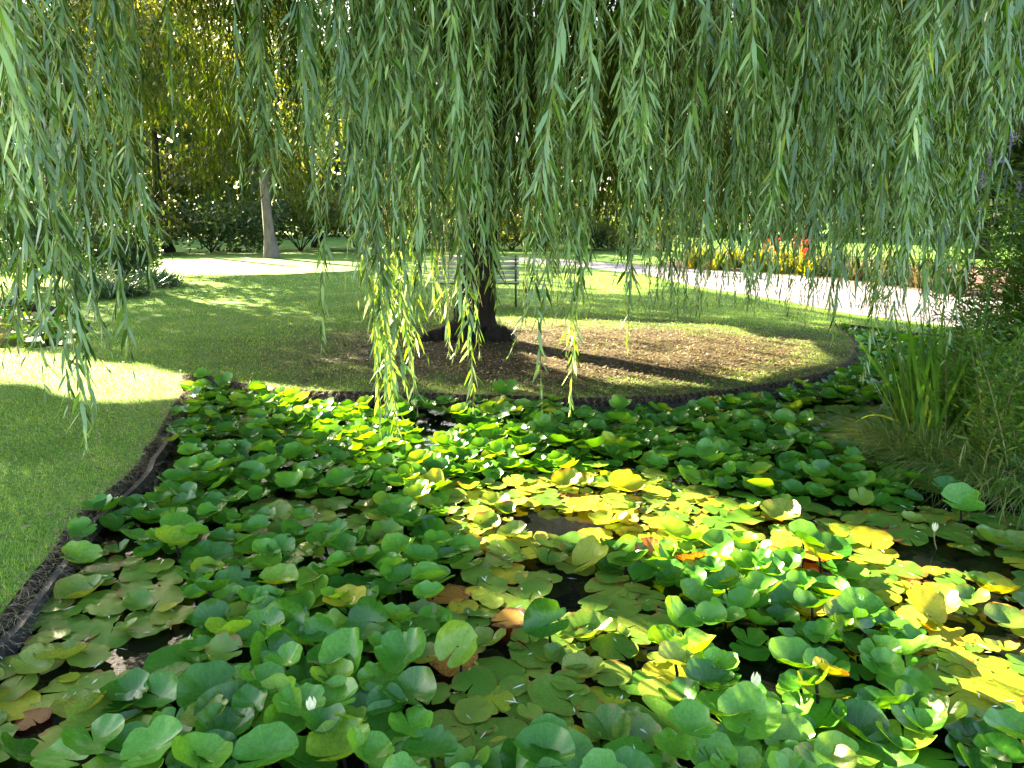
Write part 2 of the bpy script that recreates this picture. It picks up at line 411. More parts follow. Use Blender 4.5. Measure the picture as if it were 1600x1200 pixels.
lit([(770, 495), (900, 500), (1130, 508), (1200, 530), (1050, 530), (900, 522), (800, 515)], .98, 0)
lit([(780, 520), (1000, 520), (1250, 530), (1300, 560), (1150, 600), (950, 600), (850, 570)], .96, 0)
lit([(480, 470), (660, 480), (640, 560), (480, 560)], .15, 0)
lit([(240, 404), (420, 402), (560, 410), (560, 422), (450, 428), (300, 432), (200, 425)], 1, 0)
lit([(640, 398), (1010, 398), (1040, 440), (1000, 462), (880, 455), (640, 440)], .85, 0)
lit([(1010, 415), (1080, 450), (1330, 495), (1500, 515), (2000, 580), (2400, 480), (1500, 385), (1040, 370)], .93, 0)
lit([(800, 455), (1100, 462), (1330, 500), (1330, 520), (1000, 495), (800, 480)], .5, 0)
lit([(250, 394.5), (900, 393), (900, 396), (250, 397.5)], .8, 0)
_w = [pxd(*q) for q in ((580, 420, 3.9), (770, 470, 4.1), (755, 680, 3.9), (575, 715, 3.9))]
LIT.append(([tuple((p - SUN * ((p[2] - WZ) / SUN[2]))[:2]) for p in _w], 1))
def willow_shaded(P):
    """share left out where the willow itself takes the sun"""
    q = P - SUN * ((P[:, 2:3] - WZ) / SUN[2])
    c = q[:, :2] + np.array([math.sin(SUN_AZ), math.cos(SUN_AZ)]) * 7.9
    return (np.hypot(c[:, 0] + .3, c[:, 1] - 9.9) < 6.0) * .62
def gap_share(P):
    """share of foliage missing at points P, from where their shadow falls"""
    q = P - SUN * ((P[:, 2:3] - WZ) / SUN[2])
    wob = .16
    x = q[:, 0] + (vnoise(q[:, 0], q[:, 1], 2.2, 3) - .5) * wob; y = q[:, 1] + (vnoise(q[:, 0], q[:, 1], 2.2, 5) - .5) * wob
    s = np.zeros(len(P))
    for poly, sh in LIT:
        s = np.maximum(s, in_poly(x, y, poly) * sh)
    return s
def keep_mask(P, P2=None, row=False):
    g = gap_share(P)
    if P2 is not None: g = np.maximum(g, np.maximum(gap_share(P2), gap_share((P + P2) / 2)))
    if row: g = np.maximum(g, willow_shaded(P))
    return rng.random(len(P)) >= g

# ------------------------------------------------------------------ pond outlines
def smooth_outline(pts, step=.07, jit=.02, seed=1):
    P = np.array(pts); n = len(P); out = []
    for i in range(n):
        p0, p1, p2, p3 = P[i - 1], P[i], P[(i + 1) % n], P[(i + 2) % n]
        L = np.linalg.norm(p2 - p1); k = max(2, int(L / step))
        if L > 4: k = max(2, int(L / .5))
        for j in range(k):
            t = j / k
            out.append(.5 * ((2 * p1) + (-p0 + p2) * t + (2 * p0 - 5 * p1 + 4 * p2 - p3) * t * t + (-p0 + 3 * p1 - 3 * p2 + p3) * t ** 3))
    out = np.array(out)
    out += (np.stack([vnoise(out[:, 0], out[:, 1], 3.5, seed), vnoise(out[:, 0], out[:, 1], 3.5, seed + 1)], 1) - .5) * jit * 3
    return out
bank_px = [(-260, 1300), (-80, 1060), (0, 962), (58, 884), (125, 806), (200, 738), (238, 690), (262, 645), (284, 612), (284, 588), (330, 588),
           (400, 602), (500, 610), (620, 612), (760, 617), (900, 621), (1040, 617), (1150, 606), (1240, 592), (1305, 575), (1332, 552),
           (1330, 530), (1308, 506), (1350, 510), (1420, 519), (1500, 528), (1560, 545), (1530, 575), (1480, 610), (1420, 650), (1385, 690), (1440, 722), (1520, 742), (1620, 768)]
bank = [px(u, v)[:2] for u, v in bank_px] + [np.array([5.6, 3.6]), np.array([6.2, 1.8]), np.array([4, .95]), np.array([1.5, .8]), np.array([-1, .9])]
BANK = smooth_outline(bank)
p2px = [(-500, 452), (-100, 462), (20, 468), (90, 480), (140, 505), (125, 532), (60, 545), (-60, 543), (-500, 545)]
BANK2 = smooth_outline([px(u, v)[:2] for u, v in p2px], .15, .02, 4)
big = [(-400, -60), (400, -60), (400, 800), (-400, 800)]
loops = [[Vector((x, y, 0)) for x, y in big], [Vector((x, y, 0)) for x, y in BANK], [Vector((x, y, 0)) for x, y in BANK2]]
tris = geometry.tessellate_polygon(loops)
GV = np.array([tuple(v) for l in loops for v in l])
lawn = mesh_obj("lawn", GV, [np.array(tris)], M['lawn'], smooth=False)
if sum(p.normal.z for p in lawn.data.polygons) < 0: lawn.data.flip_normals()
tag(lawn, kind="structure")
def bank_wall(B, name, off=.025, depth=.35):
    n = len(B)
    T = unit(np.roll(B, -1, 0) - np.roll(B, 1, 0)); Nn = np.stack([T[:, 1], -T[:, 0]], 1)
    area = .5 * np.sum(B[:, 0] * np.roll(B[:, 1], -1) - np.roll(B[:, 0], -1) * B[:, 1])
    if area > 0: Nn = -Nn           # into the pond
    rows = []
    for z, o in ((.0, 0), (-.04, .0 + off * .2), (-.1, off * .6), (-.16, off), (-.22, off * 1.4), (-depth, off * 1.6)):
        j = (rng.random(n) - .5) * .035 * (z < 0)
        rows.append(np.column_stack([B + Nn * (o + j)[:, None], np.full(n, z) + (rng.random(n) - .5) * .02 * (z < 0)]))
    V = np.concatenate(rows); i = np.arange(n); i2 = (i + 1) % n
    q = np.concatenate([np.stack([i + r * n, i2 + r * n, i2 + (r + 1) * n, i + (r + 1) * n], 1) for r in range(len(rows) - 1)])
    o = mesh_obj(name, V, [q], M['soil'], smooth=False)
    return tag(o, kind="structure"), Nn
_, BN = bank_wall(BANK, "pond_bank")
bank_wall(BANK2, "pond_bank")
wv = np.array([(-40, .5), (12, .5), (12, 30), (-40, 30)])
wat = mesh_obj("pond_water", np.column_stack([wv, np.full(4, WZ)]), [[[0, 1, 2, 3]]], M['water'], smooth=False)
tag(wat, kind="structure")
# edging boards along the water line (near bank at the left, far bank)
def edging(i0u, i1u, name, label, off=.045, zt=-.06):
    a = px(*i0u)[:2]; b = px(*i1u)[:2]
    ia = np.argmin(np.linalg.norm(BANK - a, axis=1)); ib = np.argmin(np.linalg.norm(BANK - b, axis=1))
    idx = np.arange(min(ia, ib), max(ia, ib), 3)
    C0 = BANK[idx]; N0 = BN[idx]
    mb = MB(); n = len(idx)
    prof = [(off, zt), (off + .035, zt), (off + .035, -.3), (off, -.3)]
    V = np.stack([np.column_stack([C0 + N0 * o, np.full(n, z) + (vnoise(idx * .13, idx * 0, 1, 4) - .5) * .02]) for o, z in prof], 1).reshape(-1, 3)
    i = np.arange(n - 1)[:, None] * 4
    q = np.concatenate([i + [k, (k + 1) % 4, (k + 1) % 4 + 4, k + 4] for k in range(4)])
    mb.add(V, [q]); o = mb.obj(name, M['edging'], smooth=False)
    tag(o, label, "pond edging")
edging((-200, 1250), (262, 645), "pond_edging", "dark board edging the pond along the near grassy bank")
edging((640, 612), (1240, 592), "pond_edging", "dark board edging the pond below the willow's bare soil", .05, -.08)

# path and mulch bed
pth = [px(u, v) for u, v in [(700, 402), (860, 412), (1010, 429), (1080, 447), (1200, 466), (1330, 491), (1490, 511), (1700, 540), (2100, 600), (2400, 520), (1900, 492), (1490, 463), (1350, 442), (1240, 431), (1100, 422), (1020, 416), (860, 405), (700, 398)]]
o = mesh_obj("gravel_path", [(p[0], p[1], .006) for p in pth], [np.array(geometry.tessellate_polygon([[Vector((p[0], p[1], 0)) for p in pth]]))], M['path'], smooth=False)
tag(o, kind="structure")
mul = [px(u, v) for u, v in [(1100, 421.5), (1240, 430.5), (1350, 441.5), (1490, 462.5), (1900, 491), (2000, 440), (1500, 415), (1250, 410), (1050, 408), (1030, 417)]]
o = mesh_obj("flower_bed_soil", [(p[0], p[1], .010) for p in mul], [np.array(geometry.tessellate_polygon([[Vector((p[0], p[1], 0)) for p in mul]]))], M['mulch'], smooth=False)
tag(o, kind="structure")

# ------------------------------------------------------------------ grass
def in_pond(x, y, grow=0.0):
    return in_poly(x, y, BANK) | in_poly(x, y, BANK2)
PTH = [(p[0], p[1]) for p in pth]; MUL = [(p[0], p[1]) for p in mul]
def soil_amount(x, y):
    d = np.hypot((x - SOILC[0]) / SOILC[2], (y - SOILC[1]) / SOILC[3]) + vnoise(x, y, 2.2, 8) * .3
    return np.clip((1.3 - d) / .55, 0, 1)
def scatter_ground(n, vmin, vmax, umin=-120, umax=1720, power=1.0):
    """points on the ground, evenly spread in the picture's proportions with distance"""
    u = rng.uniform(umin, umax, n); v = vmin + (vmax - vmin) * rng.random(n) ** power
    x = (u - W / 2) / F; y = (H / 2 - v) / F
    D = np.stack([x, cp + y * sp, -sp + y * cp], 1)
    P = CAM + D * (-CAM[2] / D[:, 2])[:, None]
    ok = ~in_pond(P[:, 0], P[:, 1]) & ~in_poly(P[:, 0], P[:, 1], PTH) & ~in_poly(P[:, 0], P[:, 1], MUL)
    return P[ok]
P1 = scatter_ground(330000, 430, 1150, -260, 1720, 1.5)
sa = soil_amount(P1[:, 0], P1[:, 1])
P1 = P1[rng.random(len(P1)) > sa * .93]
dist = P1[:, 1]
n = len(P1)
a = rng.uniform(0, 2 * math.pi, n); tl = rng.uniform(.1, .7, n)
D = np.stack([np.cos(a) * tl, np.sin(a) * tl, np.ones(n)], 1)
L = rng.uniform(.016, .042, n) * (.55 + .9 * vnoise(P1[:, 0], P1[:, 1], 5.5, 31)) * np.clip(.8 + dist / 25, 1, 1.6); Wd = .0028 * np.clip(dist / 4, 1, 4)
V, pl = blade_arrays(P1, D, L, Wd * np.ones(n), rng.uniform(.1, .5, n), seg=2, side=unit(np.stack([np.cos(a + 1.3), np.sin(a + 1.3), np.zeros(n)], 1)))
tag(mesh_obj("grass", V, pl, M['grass'], smooth=False), kind="stuff")
# dry grass fringe hanging on the pond bank
idx = rng.integers(0, len(BANK), 60000)
bx = BANK[idx]; ok = (bx[:, 1] > 2.2) & (bx[:, 1] < 13)
idx = idx[ok]; bx = bx[ok]; k = rng.normal(0, .05, len(idx))
base = np.column_stack([bx - BN[idx] * (k - .01)[:, None], np.where(k < 0, rng.uniform(-.12, 0, len(idx)), 0)])
D = np.column_stack([BN[idx] * rng.uniform(-.2, 1.2, (len(idx), 1)) + rng.normal(0, .6, (len(idx), 2)), rng.uniform(-.1, .8, len(idx))])
V, pl = blade_arrays(base, D, rng.uniform(.025, .065, len(idx)), np.full(len(idx), .0024), rng.uniform(.2, .9, len(idx)), seg=2)
tag(mesh_obj("dry_grass", V, pl, M['drygrass'], smooth=False), kind="stuff")
# litter under the willow
P2 = scatter_ground(26000, 470, 625, 280, 1340)
sa = soil_amount(P2[:, 0], P2[:, 1]); P2 = P2[rng.random(len(P2)) < sa * .9 + .04]
n = len(P2); a = rng.uniform(0, 2 * math.pi, n)
V, pl = kite_arrays(P2 + [0, 0, .012], np.stack([np.cos(a), np.sin(a), rng.normal(0, .25, n)], 1), np.stack([rng.normal(0, .3, n), rng.normal(0, .3, n), np.ones(n)], 1),
                    rng.uniform(.03, .08, n), rng.uniform(.01, .028, n))
tag(mesh_obj("fallen_leaves", V, pl, M['litter'], smooth=False), kind="stuff")

P3 = scatter_ground(2600, 480, 1150, -260, 1340, 1.2); n = len(P3); a = rng.uniform(0, 2 * math.pi, n)
V, pl = kite_arrays(P3 + [0, 0, .028], np.stack([np.cos(a), np.sin(a), rng.normal(0, .3, n)], 1), np.stack([rng.normal(0, .4, n), rng.normal(0, .4, n), np.ones(n)], 1), rng.uniform(.03, .07, n), rng.uniform(.007, .014, n))
tag(mesh_obj("fallen_leaves", V, pl, M['litter'], smooth=False), kind="stuff")

# ------------------------------------------------------------------ the willow
TB = px(738, 528)                      # foot of the trunk
willow = empty("willow_tree", tuple(TB))
tag(willow, "large weeping willow with curtains of hanging branches around a dark trunk", "willow")
TBv = TB.copy()
def loc(V): return np.asarray(V) - TBv
mb = MB()
axis = np.array([[0, 0, -.12], [0, 0, 0], [.0, 0, .1], [.02, 0, .3], [.06, 0, .7], [.12, 0, 1.2], [.2, .02, 1.8], [.27, .05, 2.5], [.3, .1, 3.3], [.34, .1, 4.2]])
rad = np.array([.47, .42, .36, .31, .275, .255, .24, .235, .23, .22]) * .86
k = 30; th = np.linspace(0, 2 * math.pi, k, endpoint=False)
Vt = []
for (c, r) in zip(axis, rad):
    fl = max(0, (r - .27) / .3)
    lob = 1 + (.10 + .28 * fl) * np.cos(th * 5 + .6) + .05 * np.cos(th * 9 + 1.7) + rng.normal(0, .02, k)
    Vt.append(np.stack([c[0] + r * lob * np.cos(th), c[1] + r * lob * np.sin(th), np.full(k, c[2])], 1))
Vt = np.array(Vt)
# refine along the height
fine = []
for i in range(len(Vt) - 1):
    for t in np.linspace(0, 1, 5)[:-1]: fine.append(Vt[i] * (1 - t) + Vt[i + 1] * t + np.stack([rng.normal(0, .008, k), rng.normal(0, .008, k), np.zeros(k)], 1))
fine.append(Vt[-1]); fine = np.array(fine); nr = len(fine)
i = np.arange(nr - 1)[:, None] * k; j = np.arange(k)[None]; j2 = (j + 1) % k
mb.add(fine.reshape(-1, 3), [np.stack([i + j, i + j2, i + k + j2, i + k + j], -1).reshape(-1, 4)])
mb.obj("trunk", M['bark'], willow)
# surface roots
for az, ln in ((195, .6), (255, .3), (320, .35), (20, .35), (160, .3)):
    aa = R(az); t = np.linspace(0, 1, 9)
    pts = np.stack([np.cos(aa + .2 * t) * (.3 + ln * t), np.sin(aa + .2 * t) * (.3 + ln * t), .07 - .1 * t ** 1.5], 1)
    m_ = MB(); m_.tube(pts, .11 * (1 - t) ** .7 + .02, 8, .06); m_.obj("root", M['bark'], willow)
# limbs: arch up and outward
limbs = []
for az, z0, reach, top, r0 in ((250, 2.6, 6.2, 6.6, .13), (285, 3.0, 6.0, 7.0, .12), (320, 2.7, 6.0, 6.3, .12), (215, 2.9, 6.2, 6.4, .12), (180, 2.8, 6.0, 6.5, .13), (145, 3.1, 5.5, 7, .12),
                              (100, 3, 5.5, 6.8, .12), (55, 2.9, 5.5, 6.6, .12), (10, 2.7, 6.2, 6.2, .13), (345, 3.4, 6.5, 6.0, .1), (270, 3.4, 4.5, 7.6, .1), (232, 3.6, 5.0, 7.2, .1)):
    t = np.linspace(0, 1, 14); aa = R(az) + .25 * np.sin(t * 3 + az)
    rr = .15 + reach * t ** 1.1
    z = z0 + (top - z0) * np.sin(t * 1.9) / np.sin(min(1.9, math.pi / 2)) * 1.0
    pts = np.stack([.27 + np.cos(aa) * rr, np.sin(aa) * rr, z], 1) + rng.normal(0, .04, (14, 3))
    m_ = MB(); m_.tube(pts, r0 * (1 - .85 * t) + .01, 8, .05); m_.obj("limb", M['bark'], willow)
    limbs.append(pts)
# the visible fork of small bare branches at the top
m_ = MB()
q0 = [pxd(1215, -40, 4.6), pxd(1245, 5, 4.6), pxd(1280, 25, 4.7), pxd(1330, 60, 4.8)]
m_.tube(loc(q0), [.02, .017, .012, .006], 6)
m_.tube(loc([pxd(1262, 15, 4.65), pxd(1240, 60, 4.6), pxd(1222, 100, 4.6)]), [.007, .005, .003], 5)
m_.tube(loc([pxd(1245, 5, 4.6), pxd(1262, 40, 4.65), pxd(1300, 110, 4.7)]), [.008, .006, .003], 5)
m_.obj("bare_branch", M['bark_pale'], willow)

def strand(P0, L, lean, space, llen, seed_phase, tip_small=True, twigs=0, sway=.03, side_w=1.0):
    """returns stem polyline and leaf arrays (B, D, N, L, W)"""
    ns = max(4, int(L / .12)); t = np.linspace(0, 1, ns)
    ph = rng.uniform(0, 6.28, 2)
    off = np.stack([sway * np.sin(t * L * 2.1 + ph[0]) + lean[0] * t ** 1.4, sway * np.cos(t * L * 1.7 + ph[1]) + lean[1] * t ** 1.4, -L * t], 1)
    off[:, :2] -= off[0, :2]
    stem = P0 + off
    m = max(3, int(L / space)); s = (np.arange(m) + rng.uniform(-.3, .3, m)) / m; s = np.clip(s, 0, 1)
    B = np.stack([np.interp(s, t, stem[:, c]) for c in range(3)], 1)
    T = np.array([lean[0] / L * 1.2, lean[1] / L * 1.2, -1.0]); T = T / np.linalg.norm(T)
    phi = seed_phase + np.arange(m) * 2.4 + rng.normal(0, .5, m)
    al = np.clip(rng.normal(R(23), R(12), m), R(6), R(75))
    h = np.stack([np.cos(phi), np.sin(phi), np.zeros(m)], 1)
    D = T * np.cos(al)[:, None] + h * np.sin(al)[:, None]
    Nn = h * np.cos(al)[:, None] - T * np.sin(al)[:, None] + rng.normal(0, .6, (m, 3))
    ll = llen * rng.uniform(.6, 1.2, m)
    ll *= np.clip((1.02 - s) * L / .25, .45, 1)
    res = [(B, D, Nn, ll, ll * rng.uniform(.11, .155, m) * side_w)]
    stems = [stem]
    for _ in range(twigs):
        f = rng.uniform(.05, .8); b = np.array([np.interp(f, t, stem[:, c]) for c in range(3)])
        a_ = rng.uniform(0, 6.28); l2 = rng.uniform(.15, .45)
        s2, r2 = strand(b, l2, np.array([math.cos(a_), math.sin(a_)]) * rng.uniform(.06, .2), space, llen * .85, a_, twigs=0, sway=.01)
        stems += s2; res += r2
    return stems, res
def emit(mb, stems, res, carve=True, thick=.0016, kite=False, stem=True):
    B = np.concatenate([r[0] for r in res]); D = np.concatenate([r[1] for r in res]); Nn = np.concatenate([r[2] for r in res])
    L = np.concatenate([r[3] for r in res]); Wd = np.concatenate([r[4] for r in res])
    if carve:
        k_ = keep_mask(B, B + unit(D) * L[:, None])
        B, D, Nn, L, Wd = B[k_], D[k_], Nn[k_], L[k_], Wd[k_]
    if len(B):
        V, pl = (kite_arrays if kite else leaf_arrays)(B, D, Nn, L, Wd)
        mb.add(loc(V), pl)
    return stems
# -- front hanging branches: u, v of the tip, depth, (v where it starts or None), sunlit
front = [(22, 330, 2.4), (60, 430, 2.6), (40, 560, 3.0), (85, 560, 2.7), (112, 715, 2.7), (95, 650, 2.9), (130, 640, 2.6), (150, 500, 2.9), (170, 560, 3.1), (205, 590, 3.2),
         (228, 470, 3.4), (60, 300, 2.3), (8, 250, 2.2), (185, 440, 3.3), (120, 420, 2.8), (20, 480, 3.2), (75, 620, 3.1), (155, 690, 3.0),
         (392, 250, 3.7), (420, 330, 4.0), (452, 300, 3.8), (500, 410, 3.7), (515, 548, 3.9), (490, 250, 3.2), (540, 380, 4.0), (560, 440, 4.0), (575, 300, 3.5), (600, 682, 3.9), (588, 560, 3.9),
         (622, 690, 4.0), (612, 600, 4.1), (632, 520, 3.8), (655, 655, 4.2), (645, 420, 3.3), (668, 400, 4.3), (690, 500, 4.2), (705, 470, 4.0), (738, 648, 3.9), (728, 520, 3.7), (742, 560, 4.0), (720, 340, 3.2), (770, 440, 3.8),
         (800, 360, 4.2), (790, 500, 4.1), (843, 640, 4.0), (835, 520, 4.1), (852, 420, 3.0), (890, 650, 4.2), (882, 560, 4.2), (905, 330, 3.1), (868, 300, 2.7), (930, 430, 4.5),
         (960, 300, 3.1), (985, 545, 4.6), (970, 470, 4.4), (1000, 250, 2.9), (1012, 420, 4.4), (1028, 300, 2.9), (1050, 480, 4.5), (1062, 380, 3.7), (1045, 130, 2.5), (1075, 300, 3.4),
         (1100, 430, 4.4), (1130, 160, 2.8), (1155, 190, 2.8), (1140, 470, 4.6), (1180, 500, 4.8), (1210, 380, 4.0), (1225, 460, 4.5), (1250, 330, 3.6), (1270, 490, 4.3), (1295, 540, 4.6),
         (1320, 400, 3.8), (1345, 600, 4.8), (1362, 480, 4.0), (1385, 440, 3.7), (1400, 545, 4.3), (1425, 520, 4.0), (1440, 400, 3.5), (1460, 480, 4.2), (1475, 90, 2.3), (1480, 570, 4.5),
         (1510, 150, 2.4), (1535, 195, 2.4), (1560, 80, 2.2), (1582, 150, 2.3), (1500, 420, 4.3), (640, 460, 4.6), (690, 300, 3.5), (765, 300, 3.3), (1240, 500, 4.9), (1590, 60, 2.6)]
front = front[:88] + [(572, 470, 4.0), (583, 620, 4.1), (596, 650, 4.0), (608, 640, 3.9), (617, 655, 4.0), (630, 610, 4.05), (642, 560, 4.0), (700, 560, 4.1), (1110, 470, 4.0), (1300, 480, 3.9), (1420, 460, 3.4), (1390, 300, 3.0)]
nf_ = 0
for (u, v, Y) in front:
    tip = pxd(u, v, Y); top = CAM[2] + .27 * Y + rng.uniform(.35, .9)
    L = top - tip[2]
    lean = np.array([rng.normal(0, .05), rng.normal(0, .05)]) * L
    P0 = np.array([tip[0] - lean[0], tip[1] - lean[1], top])
    mb = MB(); stems, res = strand(P0, L, lean, .021, rng.uniform(.10, .135), rng.uniform(0, 6.28), twigs=int(2 + L * 2.2))
    emit(mb, stems, res, carve=False)
    for s_ in stems: mb.tube(loc(s_), np.linspace(.0026, .0012, len(s_)), 4, caps=False, mi=1)
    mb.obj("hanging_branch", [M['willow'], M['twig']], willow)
    nf_ += 1
# -- the curtain: random branches round the crown
env_u = [-200, 0, 60, 130, 200, 260, 330, 400, 440, 480, 540, 600, 700, 760, 830, 900, 940, 1000, 1080, 1150, 1250, 1350, 1450, 1500, 1540, 1800]
env_v = [520, 520, 540, 500, 430, 395, 385, 360, 345, 385, 460, 475, 460, 450, 465, 445, 425, 470, 500, 480, 500, 515, 520, 510, 250, 230]
CC = np.array([-.3, 9.9])
mb = MB(); mb2 = MB(); cnt = 0
tries = 0
clump_left = 0
while cnt < 2500 and tries < 30000:
    tries += 1
    if clump_left <= 0:
        r = 7.6 * math.sqrt(rng.uniform(.12, 1)); a = rng.uniform(0, 2 * math.pi)
        cx_, cy_ = CC[0] + r * math.cos(a), CC[1] + r * math.sin(a) * .95
        clump_left = int(rng.integers(2, 7)); clump_tip = abs(rng.normal(0, 60)) + (rng.random() < .3) * rng.uniform(0, 170)
    clump_left -= 1
    x, y = cx_ + rng.normal(0, .11), cy_ + rng.normal(0, .11)
    if y < 3.1: continue
    u, _, zc = to_px(np.array([x, y, 1.5])); u = float(u[0])
    inview = -150 < u < 1750
    if not inview and rng.random() < .25: continue
    if 215 < u < 460 and y < 8 and rng.random() < .85: continue
    if y < 8 and vnoise(cx_, cy_, 2.4, 21) < .52: continue
    ev = np.interp(u, env_u, env_v)
    if y > 9: ev = min(ev, 385 if u < 880 else 392) - 4
    elif y > 6.5: ev = min(ev, 430)
    vt = ev - abs(rng.normal(0, 22)) - clump_tip
    if r < 5: vt = min(vt, 385) - rng.uniform(0, 60)
    tipz = pxd(u, vt, y)[2]
    top = CAM[2] + .265 * y + rng.uniform(.2, 1.0)
    if r < 5: top += .5
    L = top - tipz
    if L < .5: continue
    lean = np.array([rng.normal(0, .05), rng.normal(0, .05)]) * L
    P0 = np.array([x - lean[0], y - lean[1], top])
    far = y > 7
    stems, res = strand(P0, L, lean, .024 if not far else .034, rng.uniform(.08, .115) * (1 if not far else 1.15), rng.uniform(0, 6.28), twigs=int(L * (1.6 if not far else 1.2)), side_w=1.0 if not far else 1.35)
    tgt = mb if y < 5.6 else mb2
    stems = emit(tgt, stems, res, kite=far)
    if not far and inview:
        for s_ in (stems[:1] if tgt is mb else ()):
            if gap_share(s_).max() < .5: tgt.tube(loc(s_), np.linspace(.0026, .0013, len(s_)), 3, caps=False, mi=1)
    cnt += 1
for q_ in range(150):
    y = rng.uniform(4.6, 8.5); u0 = rng.uniform(1000, 1490) if q_ < 95 else rng.uniform(540, 900); x = pxd(u0, 300, y)[0]
    tipz = pxd(u0, rng.uniform(440, 515), y)[2]; top = CAM[2] + .265 * y + rng.uniform(.2, .8); L = top - tipz
    stems, res = strand(np.array([x, y, top]), L, np.array([rng.normal(0, .05), rng.normal(0, .05)]) * L, .026, .09, rng.uniform(0, 6.28), twigs=int(L * 1.6))
    emit(mb, stems, res)
    mb.tube(loc(stems[0]), np.linspace(.0026, .0012, len(stems[0])), 3, caps=False, mi=1)
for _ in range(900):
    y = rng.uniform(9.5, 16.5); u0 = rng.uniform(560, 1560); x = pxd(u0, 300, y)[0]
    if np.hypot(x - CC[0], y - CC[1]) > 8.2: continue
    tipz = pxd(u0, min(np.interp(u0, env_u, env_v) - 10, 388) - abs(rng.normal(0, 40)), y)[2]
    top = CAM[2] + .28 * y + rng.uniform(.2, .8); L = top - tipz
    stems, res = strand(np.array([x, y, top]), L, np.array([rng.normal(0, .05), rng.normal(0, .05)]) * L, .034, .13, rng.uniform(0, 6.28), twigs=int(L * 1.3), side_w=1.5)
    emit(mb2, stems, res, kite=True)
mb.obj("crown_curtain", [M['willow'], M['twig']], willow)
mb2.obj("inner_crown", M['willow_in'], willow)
# -- overhead canopy, above the frame
n = 230000
a = rng.uniform(0, 2 * math.pi, n); r = 7.4 * np.sqrt(rng.random(n)); zz = rng.uniform(0, 1, n)
hgt = 9.6 - 4.4 * (r / 7.4) ** 2
X = CC[0] + r * np.cos(a); Y = CC[1] + r * np.sin(a) * .95
lo_ = CAM[2] + .27 * np.clip(Y, 2.8, 20) + .4
Z = lo_ + (hgt - lo_) * zz
cl = vnoise(X + Z * .7, Y - Z * .5, 1.1, 11)
ok = (cl > .22) & (Z > lo_)
P = np.column_stack([X, Y, Z])[ok]
P = P[keep_mask(P, P - [0, 0, .2])]; n = len(P)
D = np.column_stack([rng.normal(0, .5, n), rng.normal(0, .5, n), -np.ones(n)])
V, pl = kite_arrays(P, D, rng.normal(0, 1, (n, 3)), rng.uniform(.12, .26, n), rng.uniform(.03, .055, n))
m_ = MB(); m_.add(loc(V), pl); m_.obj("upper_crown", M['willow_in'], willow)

# ------------------------------------------------------------------ bench behind the trunk
bp = px(742, 480); bench = empty("park_bench", (bp[0], bp[1] + .5, 0))
bench.rotation_euler = (0, 0, math.pi)
tag(bench, "pale slatted park bench with dark iron legs half hidden behind the willow trunk", "bench")
BW = 1.62
for zc, yo in ((.50, -.03), (.585, -.05), (.67, -.075), (.755, -.10), (.84, -.13)):
    m_ = MB(); m_.box((0, yo, zc), (BW, .022, .062)); m_.obj("back_slat", M['bench'], bench)
for k_ in range(5):
    m_ = MB(); m_.box((0, .06 + .09 * k_, .43 + .004 * k_), (BW, .07, .025)); m_.obj("seat_slat", M['bench'], bench)
for sx in (-1, 1):
    x = sx * (BW / 2 - .06)
    m_ = MB(); m_.tube([(x, .03, .42), (x, -.02, .5), (x, -.08, .7), (x, -.15, .9)], [.022, .02, .02, .016], 6); m_.obj("back_upright", M['iron'], bench)
    m_ = MB(); m_.tube([(x, .06, .41), (x, .0, .2), (x, -.1, .0)], .02, 6); m_.obj("leg", M['iron'], bench)
    m_ = MB(); m_.tube([(x, .42, .42), (x, .46, .2), (x, .5, .0)], .02, 6); m_.obj("leg", M['iron'], bench)
    m_ = MB(); m_.tube([(x, .03, .18), (x, .25, .24), (x, .45, .18)], .014, 6); m_.obj("leg_brace", M['iron'], bench)
    m_ = MB(); m_.tube([(x, -.06, .66), (x, .15, .68), (x, .4, .66), (x, .46, .55), (x, .43, .43)], .018, 6); m_.obj("armrest", M['iron'], bench)
m_ = MB(); m_.box((0, .05, .395), (BW, .03, .04)); m_.obj("seat_rail", M['iron'], bench)

